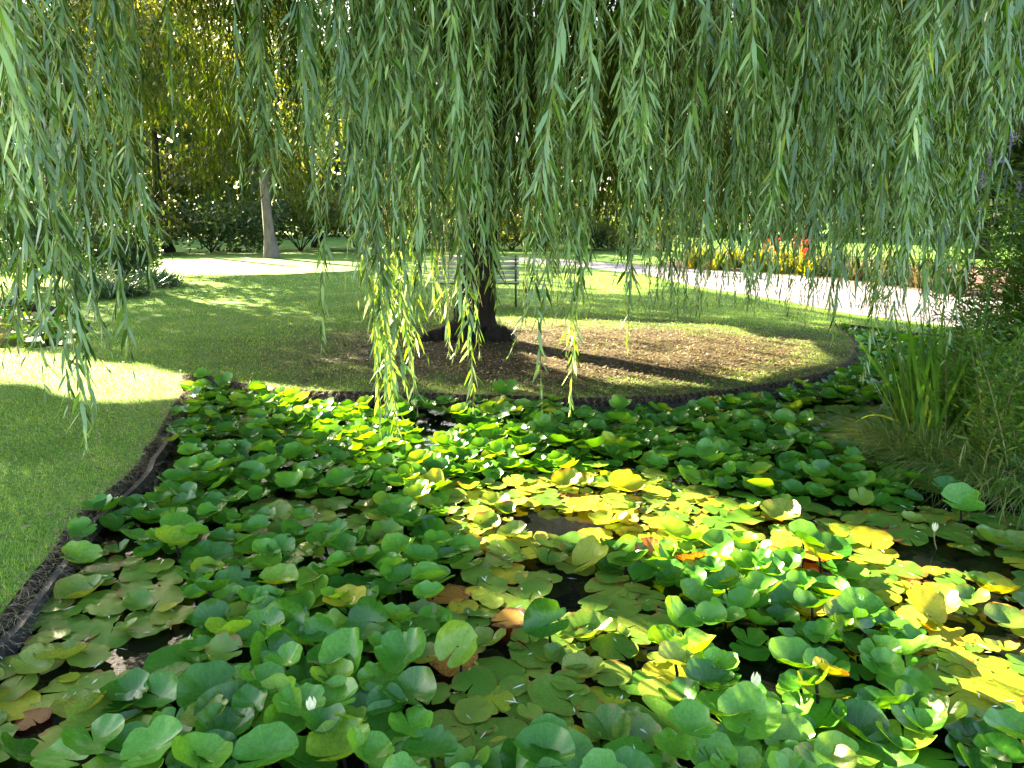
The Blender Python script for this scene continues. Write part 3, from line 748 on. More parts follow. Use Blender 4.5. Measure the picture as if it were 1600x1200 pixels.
# ------------------------------------------------------------------ trees beyond
def tree(name, base, h, crown_r, z_low, n, mat, label, cat, group=None, trunk_r=.3, leaf=(.12, .24), lobes=26, carve=True, bark='bark', lw=.35, squash=1.0):
    t = empty(name, (base[0], base[1], 0)); tag(t, label, cat, group)
    base = np.array([base[0], base[1], 0.0])
    zt = max(z_low + .5, h * .55); tt = np.linspace(0, 1, 10)
    wob = np.stack([np.sin(tt * 3 + base[0]) * .12, np.cos(tt * 2.5 + base[1]) * .12, tt * zt], 1); wob[0, :2] = 0; wob[:, :2] -= wob[0, :2]
    rads = trunk_r * (1 - .55 * tt) * (1 + .55 * np.exp(-tt * zt / .35))
    m_ = MB(); m_.tube(wob, rads, 14, .05); m_.obj("trunk", M[bark], t)
    m_ = MB()
    for q_ in range(7):
        a_ = q_ * 2.4 + base[0]; s_ = np.linspace(0, 1, 7)
        z0 = max(z_low * .9, zt * .45) + q_ * .25
        pts = np.stack([np.cos(a_) * crown_r * .75 * s_, np.sin(a_) * crown_r * .75 * s_, z0 + (h - z0) * .55 * s_ ** .8], 1)
        if gap_share(pts + base).max() > .7 or pts[-1][2] > h * .9: continue
        m_.tube(pts, trunk_r * .35 * (1 - .85 * s_), 6, .04)
    if m_.n: m_.obj("limbs", M[bark], t)
    c = []
    while len(c) < lobes:
        p = rng.uniform(-1, 1, 3)
        if np.dot(p, p) < 1: c.append(p)
    c = np.array(c)
    cz = (z_low + h) / 2; C_ = c * np.array([crown_r, crown_r * squash, (h - z_low) / 2]) * .82 + [0, 0, cz]
    lr = rng.uniform(.24, .4, lobes) * crown_r
    li = rng.integers(0, lobes, n)
    d = unit(rng.normal(size=(n, 3))); rr = lr[li] * rng.random(n) ** .4
    P = C_[li] + d * rr[:, None] * np.array([1, 1, .8])
    P = P[P[:, 2] > z_low - .2]
    n = len(P)
    D = rng.normal(0, .8, (n, 3)) + [0, 0, -.8]; L = rng.uniform(*leaf, n)
    if carve:
        k_ = keep_mask(P + base, P + base + unit(D) * L[:, None], carve == 'row'); P = P[k_]; D = D[k_]; L = L[k_]; n = len(P)
    V, pl = kite_arrays(P, D, rng.normal(size=(n, 3)), L, L * lw * rng.uniform(.7, 1.3, n))
    m_ = MB(); m_.add(V, pl); m_.obj("crown", M[mat], t)
    return t
AX = np.array([math.sin(SUN_AZ), math.cos(SUN_AZ)]); NX = np.array([math.cos(SUN_AZ), -math.sin(SUN_AZ)])
row = [(25, -5.5), (23.5, -.5), (25, 4.7), (27, 12)]  # first two trees are added beside the frame to cast shade
labs = ["tall leafy tree behind the far end of the strap leaved clump, out at the side", "tall leafy tree standing just outside the lawn's near side", "tall dark tree behind the strap leaved plants",
        "tall loose crowned tree above the far pale trunk"]
for (a_, n_), lb in zip(row, labs):
    b_ = AX * a_ + NX * n_
    if n_ == 12: b_ = px(425, 403)[:2]
    tree("broadleaf_tree", b_, 14.5, 5.2, 2.5 if n_ != 12 else 1.7, 42000, 'tree_leaf', lb, "tree", "trees round the lawn", carve='row', trunk_r=.28 if n_ != 12 else .21, leaf=(.16, .32), lobes=34,
         bark='bark_pale' if n_ == 12 else 'bark')
# second, more distant belt
belt = [(-15.5, 34, 'tree_leaf', 9, "yellow green backlit tree beyond the lawn, left end of the far belt"), (-10, 39, 'tree_leaf_dark', 10, "dark dense tree in the far belt behind the pale trunk"),
        (-4.5, 36, 'tree_leaf', 10, "loose green tree in the far belt behind the bench"), (1.5, 38, 'tree_leaf_dark', 9, "dark tree in the far belt in line with the willow trunk"),
        (7, 35, 'tree_leaf_dark', 10, "dark tree in the far belt beyond the open lawn"), (12.5, 32, 'tree_leaf', 9, "yellow green tree in the far belt behind the flower bed"),
        (18, 29, 'tree_leaf_dark', 10, "dark green tree behind the red flowers beyond the path"), (22, 24, 'tree_leaf', 9, "green tree at the path's far side, behind the tall purple flowered plants")]
for X_, Y_, mt, h_, lb in belt:
    tree("park_tree", (X_, Y_), h_ + 2, 5.0, .9, 16000, mt, lb, "tree", "trees round the lawn", trunk_r=.25, leaf=(.25, .5), lobes=26, carve=True, lw=.5)
# a wood far behind, one mass
n = 90000
a = rng.uniform(R(-62), R(50), n); d_ = rng.uniform(58, 74, n); zz = rng.random(n) ** .8
top_ = 13 + 5 * vnoise(a * 14, a * 0, 1, 2)
P = np.column_stack([np.sin(a) * d_, np.cos(a) * d_, zz * top_])
P = P[keep_mask(P)]; n = len(P)
V, pl = kite_arrays(P, rng.normal(size=(n, 3)), rng.normal(size=(n, 3)), rng.uniform(.6, 1.1, n), rng.uniform(.4, .6, n))
tag(mesh_obj("distant_woodland", V, pl, M['tree_leaf_dark'], smooth=False), kind="stuff")
def shrub(name, c, r, h, n, mat, label, cat="shrub", group=None, leaf=(.08, .16)):
    t = empty(name, (c[0], c[1], 0)); tag(t, label, cat, group)
    m_ = MB()
    for q_ in range(6):
        a_ = q_ * 1.05; s_ = np.linspace(0, 1, 4)
        m_.tube(np.stack([np.cos(a_) * r * .5 * s_, np.sin(a_) * r * .5 * s_, h * .7 * s_], 1), .03 * (1 - .7 * s_), 5)
    m_.obj("stem", M['bark'], t)
    lob = 9; C_ = np.column_stack([rng.uniform(-.6, .6, lob) * r, rng.uniform(-.6, .6, lob) * r, rng.uniform(.25, .75, lob) * h])
    li = rng.integers(0, lob, n); d = unit(rng.normal(size=(n, 3))); P = C_[li] + d * (rng.random(n) ** .35)[:, None] * np.array([r * .5, r * .5, h * .3])
    P = P[P[:, 2] > .02]; P = P[keep_mask(P + [c[0], c[1], 0])]; n = len(P); L = rng.uniform(*leaf, n)
    V, pl = kite_arrays(P, rng.normal(size=(n, 3)) + [0, 0, .3], rng.normal(size=(n, 3)), L, L * .45)
    m_ = MB(); m_.add(V, pl); m_.obj("foliage", M[mat], t)
shr = [(330, 394, 3.2, 2.6, 'tree_leaf_dark', "low dark bush at the lawn's far edge beside the pale trunk"), (470, 392.5, 3.6, 3.0, 'tree_leaf_dark', "dense nearly black bush right behind the pale trunk"),
       (560, 392, 3.0, 2.6, 'tree_leaf', "green bush at the lawn's far edge behind the willow curtain"), (660, 391, 3.5, 2.4, 'tree_leaf_dark', "dark bush at the lawn's far edge behind the bench"),
       (905, 391, 3.2, 2.2, 'tree_leaf_dark', "dark clipped bush at the end of the open lawn"), (985, 392, 3.2, 2.6, 'tree_leaf', "lighter bush where the lawn meets the path"),
       (250, 397, 2.5, 2.4, 'tree_leaf', "yellowish bush behind the strap leaved clump"), (1080, 394, 3, 2.2, 'tree_leaf', "yellow green bush behind the start of the flower bed"), (800, 391, 3, 2.2, 'tree_leaf', "mid green bush seen past the willow trunk")]
for u, v, r, h_, mt, lb in shr:
    shrub("background_shrub", px(u, v), r, h_, 5000, mt, lb, "bush", "bushes round the lawn's far edge", (.15, .3))
c_ = px(195, 440); shrub("dark_shrub", (c_[0] - .4, c_[1] + .8, 0), 1.3, 1.9, 5000, 'tree_leaf_dark', "dark rounded shrub behind the strap leaved clump by the small pond")
c_ = px(60, 448); shrub("dark_shrub", c_, 1.8, 2.6, 6000, 'tree_leaf_dark', "big dark shrub behind the small second pond")

# strap leaved clumps by the lawn
def strap_clump(c, n, h, label, name="strap_leaf_clump", mat='strap', wid=.028, arch=(.25, .8), spread=.8, base_r=.2, cat="plant", group=None, tilt=(.1, 1.2)):
    t = empty(name, tuple(c)); tag(t, label, cat, group)
    a = rng.uniform(0, 2 * math.pi, n); tl = rng.uniform(*tilt, n); b = rng.uniform(0, base_r, n)
    B = np.stack([np.cos(a) * b, np.sin(a) * b, np.zeros(n)], 1)
    D = np.stack([np.cos(a) * tl * spread, np.sin(a) * tl * spread, np.ones(n)], 1)
    D += rng.normal(0, .18, (n, 3)); V, pl = blade_arrays(B, D, rng.uniform(.45, 1.15, n) * h, rng.uniform(.7, 1.2, n) * wid, rng.uniform(*arch, n), seg=6)
    m_ = MB(); m_.add(V, pl); m_.obj("leaves", M[mat], t)
    m_ = MB(); m_.tube([(0, 0, -.02), (0, 0, .06)], [base_r * .5, base_r * .35], 8); m_.obj("crown_base", M['soil'], t)
    return t
for u, v, h_, lb in ((205, 462, .95, "wide strap leaved clump arching over the shaded lawn, nearest of its row"), (258, 448, .8, "strap leaved clump at the bed's open end beside the lawn"), (165, 466, .8, "strap leaved clump beside the leaning dark stem"),
                     (232, 440, .8, "strap leaved clump farthest back in the bed"), (140, 452, .9, "strap leaved clump at the dark shrub's foot")):
    strap_clump(px(u, v), 190, h_, lb, group="strap leaved clumps in the bed by the lawn", base_r=.35, wid=.035)

# flower bed across the path
for q_, (u, v, redn) in enumerate(((1085, 418, 0), (1120, 421, 0), (1150, 418, 0), (1180, 424, 0), (1203, 425, 5), (1225, 427, 0), (1243, 424, 6), (1262, 430, 2), (1300, 432, 0), (1340, 438, 0), (1390, 445, 0), (1440, 450, 0), (1480, 458, 0))):
    c_ = px(u, v)
    adj = "with red blooms" if redn else "without blooms"
    where = ["at the bed's far end", "second along from the bed's far end", "in the bed's far third", "just before the first red blooms", "first along with blooms", "between the two red blooming plants", "tallest red one", "closest to the mulch",
             "just past the red blooms", "facing the bend of the path", "behind the widest part of the path", "last but one before the tall bank plants", "nearest the tall bank plants"][q_]
    t = strap_clump(c_, 130, .88, f"{'yellow green' if u < 1280 else 'dull green'} leafy bed plant {adj}, {where}", name="bed_plant", mat='bedleaf' if u < 1280 else 'bedleaf_dull', wid=.07, arch=(.05, .4), spread=.5, base_r=.3, group="plants of the flower bed across the path")
    for _ in range(redn):
        m_ = MB(); n = 26; P = rng.normal(0, .06, (n, 3)) + [rng.uniform(-.25, .25), rng.uniform(-.2, .2), rng.uniform(.62, .9)]
        V, pl = kite_arrays(P, rng.normal(size=(n, 3)), rng.normal(size=(n, 3)), np.full(n, .085), np.full(n, .05)); m_.add(V, pl); m_.obj("red_flower", M['red'], t)

# ------------------------------------------------------------------ the planted bank at the side: reeds, sedge, loosestrife
c_ = px(1462, 640, WZ)
strap_clump(px(1425, 668, -.05), 46, .95, "smaller upright reed clump on the open water side of the tall one", name="reed_clump", mat='reed', wid=.034, arch=(.0, .16), spread=.3, base_r=.22, tilt=(.0, .9), cat="reed")
reed = strap_clump(px(1470, 690, -.05), 80, 1.2, "tall upright sword leaved reed clump standing at the pond edge", name="reed_clump", mat='reed', wid=.036, arch=(.0, .14), spread=.34, base_r=.26, tilt=(.0, .9), cat="reed")
m_ = MB()
def arcblade(pts, w):
    pts = np.array(pts); n = len(pts); T = unit(np.gradient(pts, axis=0)); S = unit(np.cross(T, [0, 1.0, .2])); w_ = w * (1 - np.linspace(0, 1, n) ** 3)[:, None] + .0005
    V = np.concatenate([pts + S * w_, pts - S * w_]); i = np.arange(n - 1)[:, None]
    m_.add(V, [np.concatenate([i + [0, 1, 1 + n, n]])])
def curve_px(pts, n=12):
    pts = np.array([pxd(*p) for p in pts]); t = np.linspace(0, len(pts) - 1, n); out = []
    for s in t:
        i = min(int(s), len(pts) - 2); f = s - i; p0 = pts[max(i - 1, 0)]; p1 = pts[i]; p2 = pts[i + 1]; p3 = pts[min(i + 2, len(pts) - 1)]
        out.append(.5 * ((2 * p1) + (-p0 + p2) * f + (2 * p0 - 5 * p1 + 4 * p2 - p3) * f * f + (-p0 + 3 * p1 - 3 * p2 + p3) * f ** 3))
    return np.array(out)
rb = np.array(px(1470, 690, -.05))
for pts, w in ((((1425, 665, 5.9), (1400, 620, 5.8), (1360, 560, 5.7), (1328, 512, 5.6)), .014), (((1455, 670, 5.9), (1436, 655, 5.7), (1415, 675, 5.5), (1382, 733, 5.3)), .014),
               (((1450, 690, 5.8), (1410, 662, 5.6), (1365, 648, 5.5), (1332, 662, 5.4)), .008), (((1460, 695, 5.8), (1415, 683, 5.6), (1370, 684, 5.5), (1335, 698, 5.4)), .006),
               (((1440, 640, 5.9), (1412, 560, 5.9), (1395, 470, 5.9)), .012)):
    arcblade(curve_px(pts) - rb, w)
m_.obj("bent_leaves", M['reed'], reed)
for u, v, lb in ((1412, 690, "sedge mound at the foot of the reeds, farthest from the frame's edge"), (1448, 708, "sedge mound in front of the reed clump, drooping to the water"), (1490, 722, "shaggy sedge mound between the reeds and the loosestrife"),
                 (1535, 733, "sedge mound below the short flowerless loosestrife"), (1580, 748, "sedge mound below the lowest light green loosestrife"), (1630, 760, "sedge mound cut by the frame's edge"),
                 (1450, 665, "sedge mound hidden among the reed bases"), (1530, 690, "sedge mound behind the others among the stems")):
    t = strap_clump(px(u, v, 0), 1000, .36, lb, name="sedge_mound", mat='sedge', wid=.008, arch=(.2, 1.0), spread=1.0, base_r=.3, cat="sedge", group="sedge mounds under the tall plants", tilt=(.2, 2.4))
def loosestrife(c, h, nst, label, spikes):
    t = empty("loosestrife_plant", tuple(c)); tag(t, label, "plant", "loosestrife plants on the pond bank")
    st = MB(); lf = MB()
    for s_ in range(nst):
        a_ = rng.uniform(0, 6.28); hh = h * rng.uniform(.6, 1.0); tt = np.linspace(0, 1, 9); out = rng.uniform(.08, .5)
        x0, y0 = rng.normal(0, .14, 2)
        pts = np.stack([x0 + np.cos(a_) * out * tt ** 1.3, y0 + np.sin(a_) * out * tt ** 1.3, hh * tt], 1)
        st.tube(pts, .006 * (1 - .6 * tt), 4)
        m = int(hh / .0065); f = rng.random(m) ** .8
        B = np.stack([np.interp(f, tt, pts[:, k_]) for k_ in range(3)], 1)
        br = rng.random(m) < .5
        ph = rng.uniform(0, 6.28, m)
        hd = np.stack([np.cos(ph), np.sin(ph), np.zeros(m)], 1)
        B += hd * (br * rng.uniform(0, .16, m))[:, None] + [0, 0, 1] * (br * rng.uniform(0, .15, m))[:, None]
        D = hd + [0, 0, 1] * rng.uniform(-.1, .9, m)[:, None]
        L_ = rng.uniform(.05, .12, m) * (1.15 - f * .5)
        V, pl = kite_arrays(B, D, rng.normal(0, .4, (m, 3)) + [0, 0, 1], L_, L_ * .24); lf.add(V, pl)
    st.obj("stems", M['twig'], t); lf.obj("leaves", M['loose'], t)
    for (u, v) in spikes:
        top = pxd(u, v, c[1]) - c
        m_ = MB(); n = 70; f = rng.random(n); P = top + np.stack([rng.normal(0, .008, n), rng.normal(0, .008, n), -f * .10], 1)
        V, pl = kite_arrays(P, rng.normal(size=(n, 3)) + [0, 0, .2], rng.normal(size=(n, 3)), np.full(n, .016), np.full(n, .012)); m_.add(V, pl)
        m_.tube([top + [0, 0, .02], top + [0, 0, -.5]], .003, 4)
        m_.obj("flower_spike", M['purple'], t)
for u, v, h_, ns, lb, spk in ((1575, 690, 2.15, 30, "tallest loosestrife with purple flower spikes near its top", [(1540, 205), (1548, 235), (1583, 205), (1570, 235)]),
                         (1545, 650, 1.9, 24, "loosestrife behind the reeds with a single purple spike", [(1536, 272)]),
                         (1620, 660, 2.2, 28, "loosestrife at the frame's edge with a drooping purple spike", [(1594, 285)]),
                         (1525, 700, 1.0, 16, "short leafy loosestrife without flowers in front of the reeds", []),
                         (1590, 735, 1.15, 20, "lowest light green loosestrife above the sedge mounds", []), (1660, 690, 1.8, 20, "loosestrife mostly cut off by the frame", [])):
    loosestrife(px(u, v, -.02), h_, ns, lb, spk)

# ------------------------------------------------------------------ lily pads
def pad_mesh(name, kind, mat, seed):
    g = np.random.default_rng(seed)
    nr_, ns_ = 7, 44
    rho = np.array([.03, .22, .42, .62, .8, .93, 1.0]); dn = g.uniform(.05, .13)
    fan = kind != 'flat'
    V = [];
    k1, k2 = g.integers(3, 6), g.integers(6, 10); p1, p2, p3 = g.uniform(0, 6.28, 3)
    if kind == 'flat': cup, fold, wav = g.uniform(-.03, .07), g.uniform(-.03, .09), .045
    elif kind == 'cup': cup, fold, wav = g.uniform(.2, .45), g.uniform(.08, .35), .08
    else: cup, fold, wav = g.uniform(.0, .15), g.uniform(.35, .75), .07
    el = g.uniform(.88, 1.0)
    bites = [(g.uniform(.4, 5.9), g.uniform(.05, .22), g.uniform(.05, .3)) for _ in range(g.integers(0, 4))]
    UV = []
    for r in rho:
        d = dn * (.6 + .9 * r ** 4) + .10 * (r > .97)
        th = np.linspace(d, 2 * math.pi - d, ns_)
        s = np.minimum(th, 2 * math.pi - th)
        rr = r * (1 + .02 * np.sin(k1 * th + p1) * r + .012 * np.sin(k2 * th + p2) * r) * (1 - .05 * np.exp(-(s / .3) ** 2))
        for b_, w_, d_ in bites: rr = rr * (1 - d_ * r ** 8 * np.exp(-((th - b_) / w_) ** 2))
        x = rr * np.cos(th); y = rr * np.sin(th) * el
        z = cup * r ** 2 + fold * np.abs(y) ** 1.3 * r + wav * r ** 3 * np.sin(k1 * th + p3) * .6 + wav * .5 * r ** 4 * np.sin(k2 * th + p1) 
        if kind != 'flat': z += .06 * np.clip(-x, 0, 1) - .12 * cup * r ** 6
        V.append(np.stack([x, y, z], 1)); UV.append(np.stack([th / (2 * math.pi), np.full(ns_, r)], 1))
    V = np.concatenate(V); UV = np.concatenate(UV)
    i = np.arange(nr_ - 1)[:, None] * ns_; j = np.arange(ns_ - 1)[None]
    q = np.stack([i + j, i + ns_ + j, i + ns_ + j + 1, i + j + 1], -1).reshape(-1, 4)
    c = len(V); V = np.vstack([V, [[0, 0, 0]]]); UV = np.vstack([UV, [[.5, 0]]])
    t = np.stack([np.full(ns_ - 1, c), np.arange(ns_ - 1), np.arange(1, ns_)], 1)
    return V, [q, t], UV
VARS = {}
for kd in ('flat', 'cup', 'fold'):
    VARS[kd] = [pad_mesh("lily_pad", kd, None, 100 + i + hash_) for i, hash_ in zip(range(12), [dict(flat=0, cup=50, fold=90)[kd]] * 12)]
PADM = {}
def pad_data(kd, mat, i):
    key = (kd, mat, i)
    if key not in PADM:
        V, pl, uv = VARS[kd][i]
        o = mesh_obj("lily_pad", V, pl, M[mat], uv=uv, link=False)
        PADM[key] = o.data; bpy.data.objects.remove(o)
    return PADM[key]
# zones in picture coordinates
GAPS = [[(790, 800), (860, 795), (920, 805), (955, 835), (1030, 855), (1030, 875), (950, 880), (900, 855), (800, 838)],
        [(868, 900), (915, 895), (930, 925), (900, 975), (870, 965)], [(1362, 850), (1450, 845), (1500, 870), (1600, 885), (1600, 925), (1500, 905), (1400, 888)],
        [(1440, 780), (1600, 800), (1600, 815), (1430, 800)],
        [(205, 740), (300, 705), (290, 745), (240, 790), (160, 805)], [(-60, 985), (60, 955), (20, 1000), (0, 1080), (-60, 1090)], [(0, 1110), (60, 1085), (110, 1120), (55, 1200), (0, 1210)],
        [(125, 1005), (330, 990), (300, 1030), (170, 1080)], [(130, 850), (220, 835), (250, 862), (140, 880)], [(1130, 1020), (1230, 1060), (1250, 1120), (1130, 1090)],
        [(690, 900), (740, 905), (730, 935), (700, 935)], [(850, 600), (1260, 580), (1230, 632), (1000, 660), (870, 655)], [(440, 600), (640, 600), (640, 642), (560, 655), (470, 640)], [(630, 665), (700, 652), (730, 690), (650, 700)], [(1250, 585), (1330, 540), (1345, 580), (1280, 615)], [(960, 560), (1300, 560), (1300, 600), (960, 615)],
        [(790, 1140), (850, 1130), (860, 1160), (800, 1170)], [(560, 960), (620, 975), (590, 1000)], [(980, 1010), (1040, 1020), (1010, 1060), (975, 1050)],
        [(1380, 730), (1520, 745), (1600, 765), (1480, 752)], [(1480, 960), (1600, 1000), (1600, 1030), (1520, 1000), (1440, 970)], [(1180, 1010), (1230, 1020), (1210, 1050), (1170, 1040)], [(640, 1060), (690, 1060), (670, 1090), (640, 1090)]]
FLATZ = [[(-50, 880), (180, 870), (300, 900), (300, 1000), (200, 1110), (120, 1210), (-50, 1210)], [(690, 760), (1000, 740), (1180, 800), (1420, 800), (1640, 780), (1640, 1010), (1450, 980), (1340, 880), (1140, 870), (1060, 860), (930, 880), (850, 950), (690, 850)],
         [(690, 900), (960, 900), (1080, 960), (1000, 1060), (1010, 1210), (640, 1210), (690, 1050)], [(1230, 640), (1420, 640), (1420, 735), (1300, 720)], [(420, 790), (600, 790), (560, 850), (400, 840)],
         [(1380, 1020), (1640, 1040), (1640, 1200), (1500, 1160)], [(880, 1050), (1010, 1000), (1100, 1180), (900, 1210)]]
SUN_YEL = [[(700, 780), (900, 740), (1150, 795), (1360, 845), (1620, 940), (1660, 1150), (1480, 1090), (1300, 990), (1100, 930), (1000, 900), (900, 870), (740, 860)]]  # more yellow pads here: part of the sun band put into their colour
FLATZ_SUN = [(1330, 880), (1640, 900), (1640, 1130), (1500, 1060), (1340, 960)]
hand = [  # u, v, kind, material, radius, height, heading, tilt
    (543, 1035, 'fold', 'pad_green', .125, .16, 250, 35), (633, 1030, 'cup', 'pad_green', .125, .14, 240, 25), (525, 1105, 'cup', 'pad_green', .115, .12, 200, 20), (430, 1115, 'fold', 'pad_green', .13, .1, 265, 30),
    (330, 1090, 'cup', 'pad_green', .14, .1, 300, 18), (360, 1130, 'cup', 'pad_green', .14, .06, 290, 22), (600, 1150, 'cup', 'pad_green', .13, .08, 275, 15), (740, 1165, 'flat', 'pad_flat', .15, .02, 30, 0),
    (930, 838, 'flat', 'pad_yellow', .13, .01, 60, 0), (1225, 865, 'flat', 'pad_orange', .12, .02, 120, 3), (1265, 868, 'flat', 'pad_orange', .12, .025, 20, 6), (1290, 855, 'flat', 'pad_orange', .13, .015, 200, 0),
    (1080, 885, 'cup', 'pad_orange', .10, .05, 100, 30), (925, 885, 'fold', 'pad_yellow', .14, .05, 200, 40), (1170, 1130, 'cup', 'pad_green', .13, .12, 250, 20), (1300, 1170, 'flat', 'pad_green', .17, .05, 80, 4),
    (1500, 795, 'cup', 'pad_green', .14, .15, 260, 25), (1480, 770, 'cup', 'pad_green', .12, .17, 280, 15), (1580, 775, 'cup', 'pad_green', .13, .16, 260, 15), (125, 880, 'cup', 'pad_green', .12, .08, 350, 18),
    (330, 880, 'cup', 'pad_green', .13, .08, 330, 15), (160, 1135, 'fold', 'pad_flat', .16, .06, 60, 12), (60, 1035, 'flat', 'pad_flat', .15, .01, 340, 0), (110, 1080, 'flat', 'pad_flat', .17, .015, 320, 0),
    (5, 1110, 'flat', 'pad_yellow', .15, .01, 30, 2), (128, 1015, 'flat', 'pad_orange', .06, .01, 10, 8), (190, 1070, 'flat', 'pad_orange', .06, .0, 100, 0), (50, 1125, 'flat', 'pad_orange', .08, .01, 200, 5),
    (445, 985, 'fold', 'pad_green', .12, .15, 260, 40), (355, 1005, 'fold', 'pad_green', .12, .1, 80, 35), (800, 1190, 'flat', 'pad_yellow', .14, .01, 130, 0), (895, 1150, 'flat', 'pad_yellow', .08, .02, 40, 8), (940, 1090, 'flat', 'pad_yellow', .09, .02, 90, 4),
    (855, 1030, 'flat', 'pad_yellow', .06, .02, 60, 10), (1440, 960, 'fold', 'pad_yellow', .12, .06, 300, 30), (1500, 1080, 'flat', 'pad_yellow', .26, .025, 150, 2), (1560, 1055, 'flat', 'pad_yellow', .16, .02, 150, 0),
    (1150, 850, 'flat', 'pad_yellow', .13, .015, 30, 0), (1015, 868, 'fold', 'pad_orange', .09, .05, 230, 50), (1590, 1085, 'flat', 'pad_orange', .07, .01, 0, 0), (855, 985, 'fold', 'pad_green', .12, .12, 255, 35), (715, 1020, 'fold', 'pad_green', .11, .16, 265, 45),
    (790, 615, 'cup', 'pad_green', .15, .2, 270, 25), (690, 645, 'flat', 'pad_green', .15, .08, 200, 5), (350, 600, 'fold', 'pad_green', .14, .14, 270, 30)]
pads = []
for u, v, kd, mt, r, z, hd, tl in hand:
    p = px(u, v, WZ + z * .8); r *= .82; z *= .8
    pads.append([p[0], p[1], WZ + max(z, .012), kd, mt, r, R(hd), R(tl), rng.uniform(0, 6.28), True])
cell = {}
def too_close(x, y, d):
    i, j = int(x // .25), int(y // .25)
    for a_ in (-1, 0, 1):
        for b_ in (-1, 0, 1):
            for (X_, Y_, d_) in cell.get((i + a_, j + b_), ()):
                if (X_ - x) ** 2 + (Y_ - y) ** 2 < (min(d, d_)) ** 2: return True
    return False
for p in pads: cell.setdefault((int(p[0] // .25), int(p[1] // .25)), []).append((p[0], p[1], p[5] * .8))
BANKL = [tuple(b) for b in BANK]
xr = rng.uniform(-5.5, 6.2, 60000); yr = rng.uniform(1.0, 12.2, 60000)
ins = in_poly(xr, yr, BANKL); xr, yr = xr[ins], yr[ins]
uu, vv, zc = to_px(np.column_stack([xr, yr, np.full(len(xr), WZ)]))
gap = np.zeros(len(xr), bool)
for g_ in GAPS: gap |= in_poly(uu, vv, g_)
flat = np.zeros(len(xr), bool)
for g_ in FLATZ: flat |= in_poly(uu, vv, g_)
flat |= in_poly(uu, vv, FLATZ_SUN)
sun_yel = np.zeros(len(xr), bool)
for g_ in SUN_YEL: sun_yel |= in_poly(uu, vv, g_)
ex = xr * 0 + 1e9
for b in BANK[::3]: ex = np.minimum(ex, np.hypot(xr - b[0], yr - b[1]))
for i in range(len(xr)):
    if gap[i] or ex[i] < .12: continue
    if vv[i] > 1330 or uu[i] < -120 or uu[i] > 1720: continue
    x, y = xr[i], yr[i]
    if flat[i]:
        r = rng.uniform(.065, .12) if rng.random() < .85 else rng.uniform(.03, .06); d = r * 1.15
        if too_close(x, y, d): continue
        q_ = rng.random()
        if sun_yel[i]: mt = 'pad_yellow' if q_ < .42 else ('pad_orange' if q_ < .455 else 'pad_flat')
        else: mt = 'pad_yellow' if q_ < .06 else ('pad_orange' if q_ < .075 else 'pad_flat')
        kd = 'flat' if rng.random() < .9 or mt == 'pad_orange' else 'cup'
        z = WZ + .012 + rng.random() * .03; tl = abs(rng.normal(0, 5)) if kd == 'flat' else rng.uniform(5, 20)
    else:
        r = rng.uniform(.066, .105); d = r * .86
        if too_close(x, y, d): continue
        q_ = rng.random() * (1 if not sun_yel[i] else 1.06); mt = 'pad_green' if q_ < .95 else ('pad_flat' if q_ < .994 else 'pad_yellow')
        q_ = rng.random(); kd = 'cup' if q_ < .55 else ('fold' if q_ < .82 else 'flat')
        z = WZ + .025 + rng.random() ** 1.6 * .11; tl = abs(rng.normal(13, 11)) if kd != 'flat' else abs(rng.normal(0, 9))
        if kd == 'flat': z = WZ + .02 + rng.random() * .06
    cell.setdefault((int(x // .25), int(y // .25)), []).append((x, y, d))
    pads.append([x, y, z, kd, mt, r, rng.uniform(0, 6.28), R(min(tl, 60)), rng.uniform(0, 6.28), False])
from mathutils import Matrix, Euler
def pad_matrix(p):
    x, y, z, kd, mt, r, tdir, tl, spin, hnd = p
    ax = Vector((-math.sin(tdir), math.cos(tdir), 0))
    z2 = z + r * math.sin(tl) * .5
    return Matrix.Translation((x, y, z2)) @ Matrix.Rotation(tl, 4, ax) @ Matrix.Rotation(spin, 4, 'Z') @ Matrix.Diagonal((r, r, r, 1))
# rank by size in the picture
def score(p):
    u, v, zc_ = to_px(np.array([p[0], p[1], p[2]]))
    u, v, z_ = float(u[0]), float(v[0]), float(zc_[0])
    if not (-40 < u < 1640 and 300 < v < 1240): return 0
    return (p[5] / z_) ** 2 * (1.3 if p[3] != 'flat' else 1) * (3 if p[9] else 1) * (1 + (p[2] - WZ) * 2)
order = sorted(range(len(pads)), key=lambda i: -score(pads[i]))
top = order[:300]; rest = order[300:]
stalk = MB(); tt = np.linspace(0, 1, 5)
stalk.tube(np.stack([.05 * tt * (1 - tt), 0 * tt, -tt], 1), .006, 6)
stalk0 = stalk.obj("stalk", M['bark']); stalk_me = stalk0.data; bpy.data.objects.remove(stalk0)
sizew = lambda r: "broad" if r > .105 else ("small" if r < .082 else "medium")
colw = {'pad_green': 'deep green', 'pad_flat': 'olive green', 'pad_yellow': 'yellow', 'pad_orange': 'orange brown'}
posew = {'flat': 'flat floating', 'cup': 'cupped raised', 'fold': 'folded upright'}
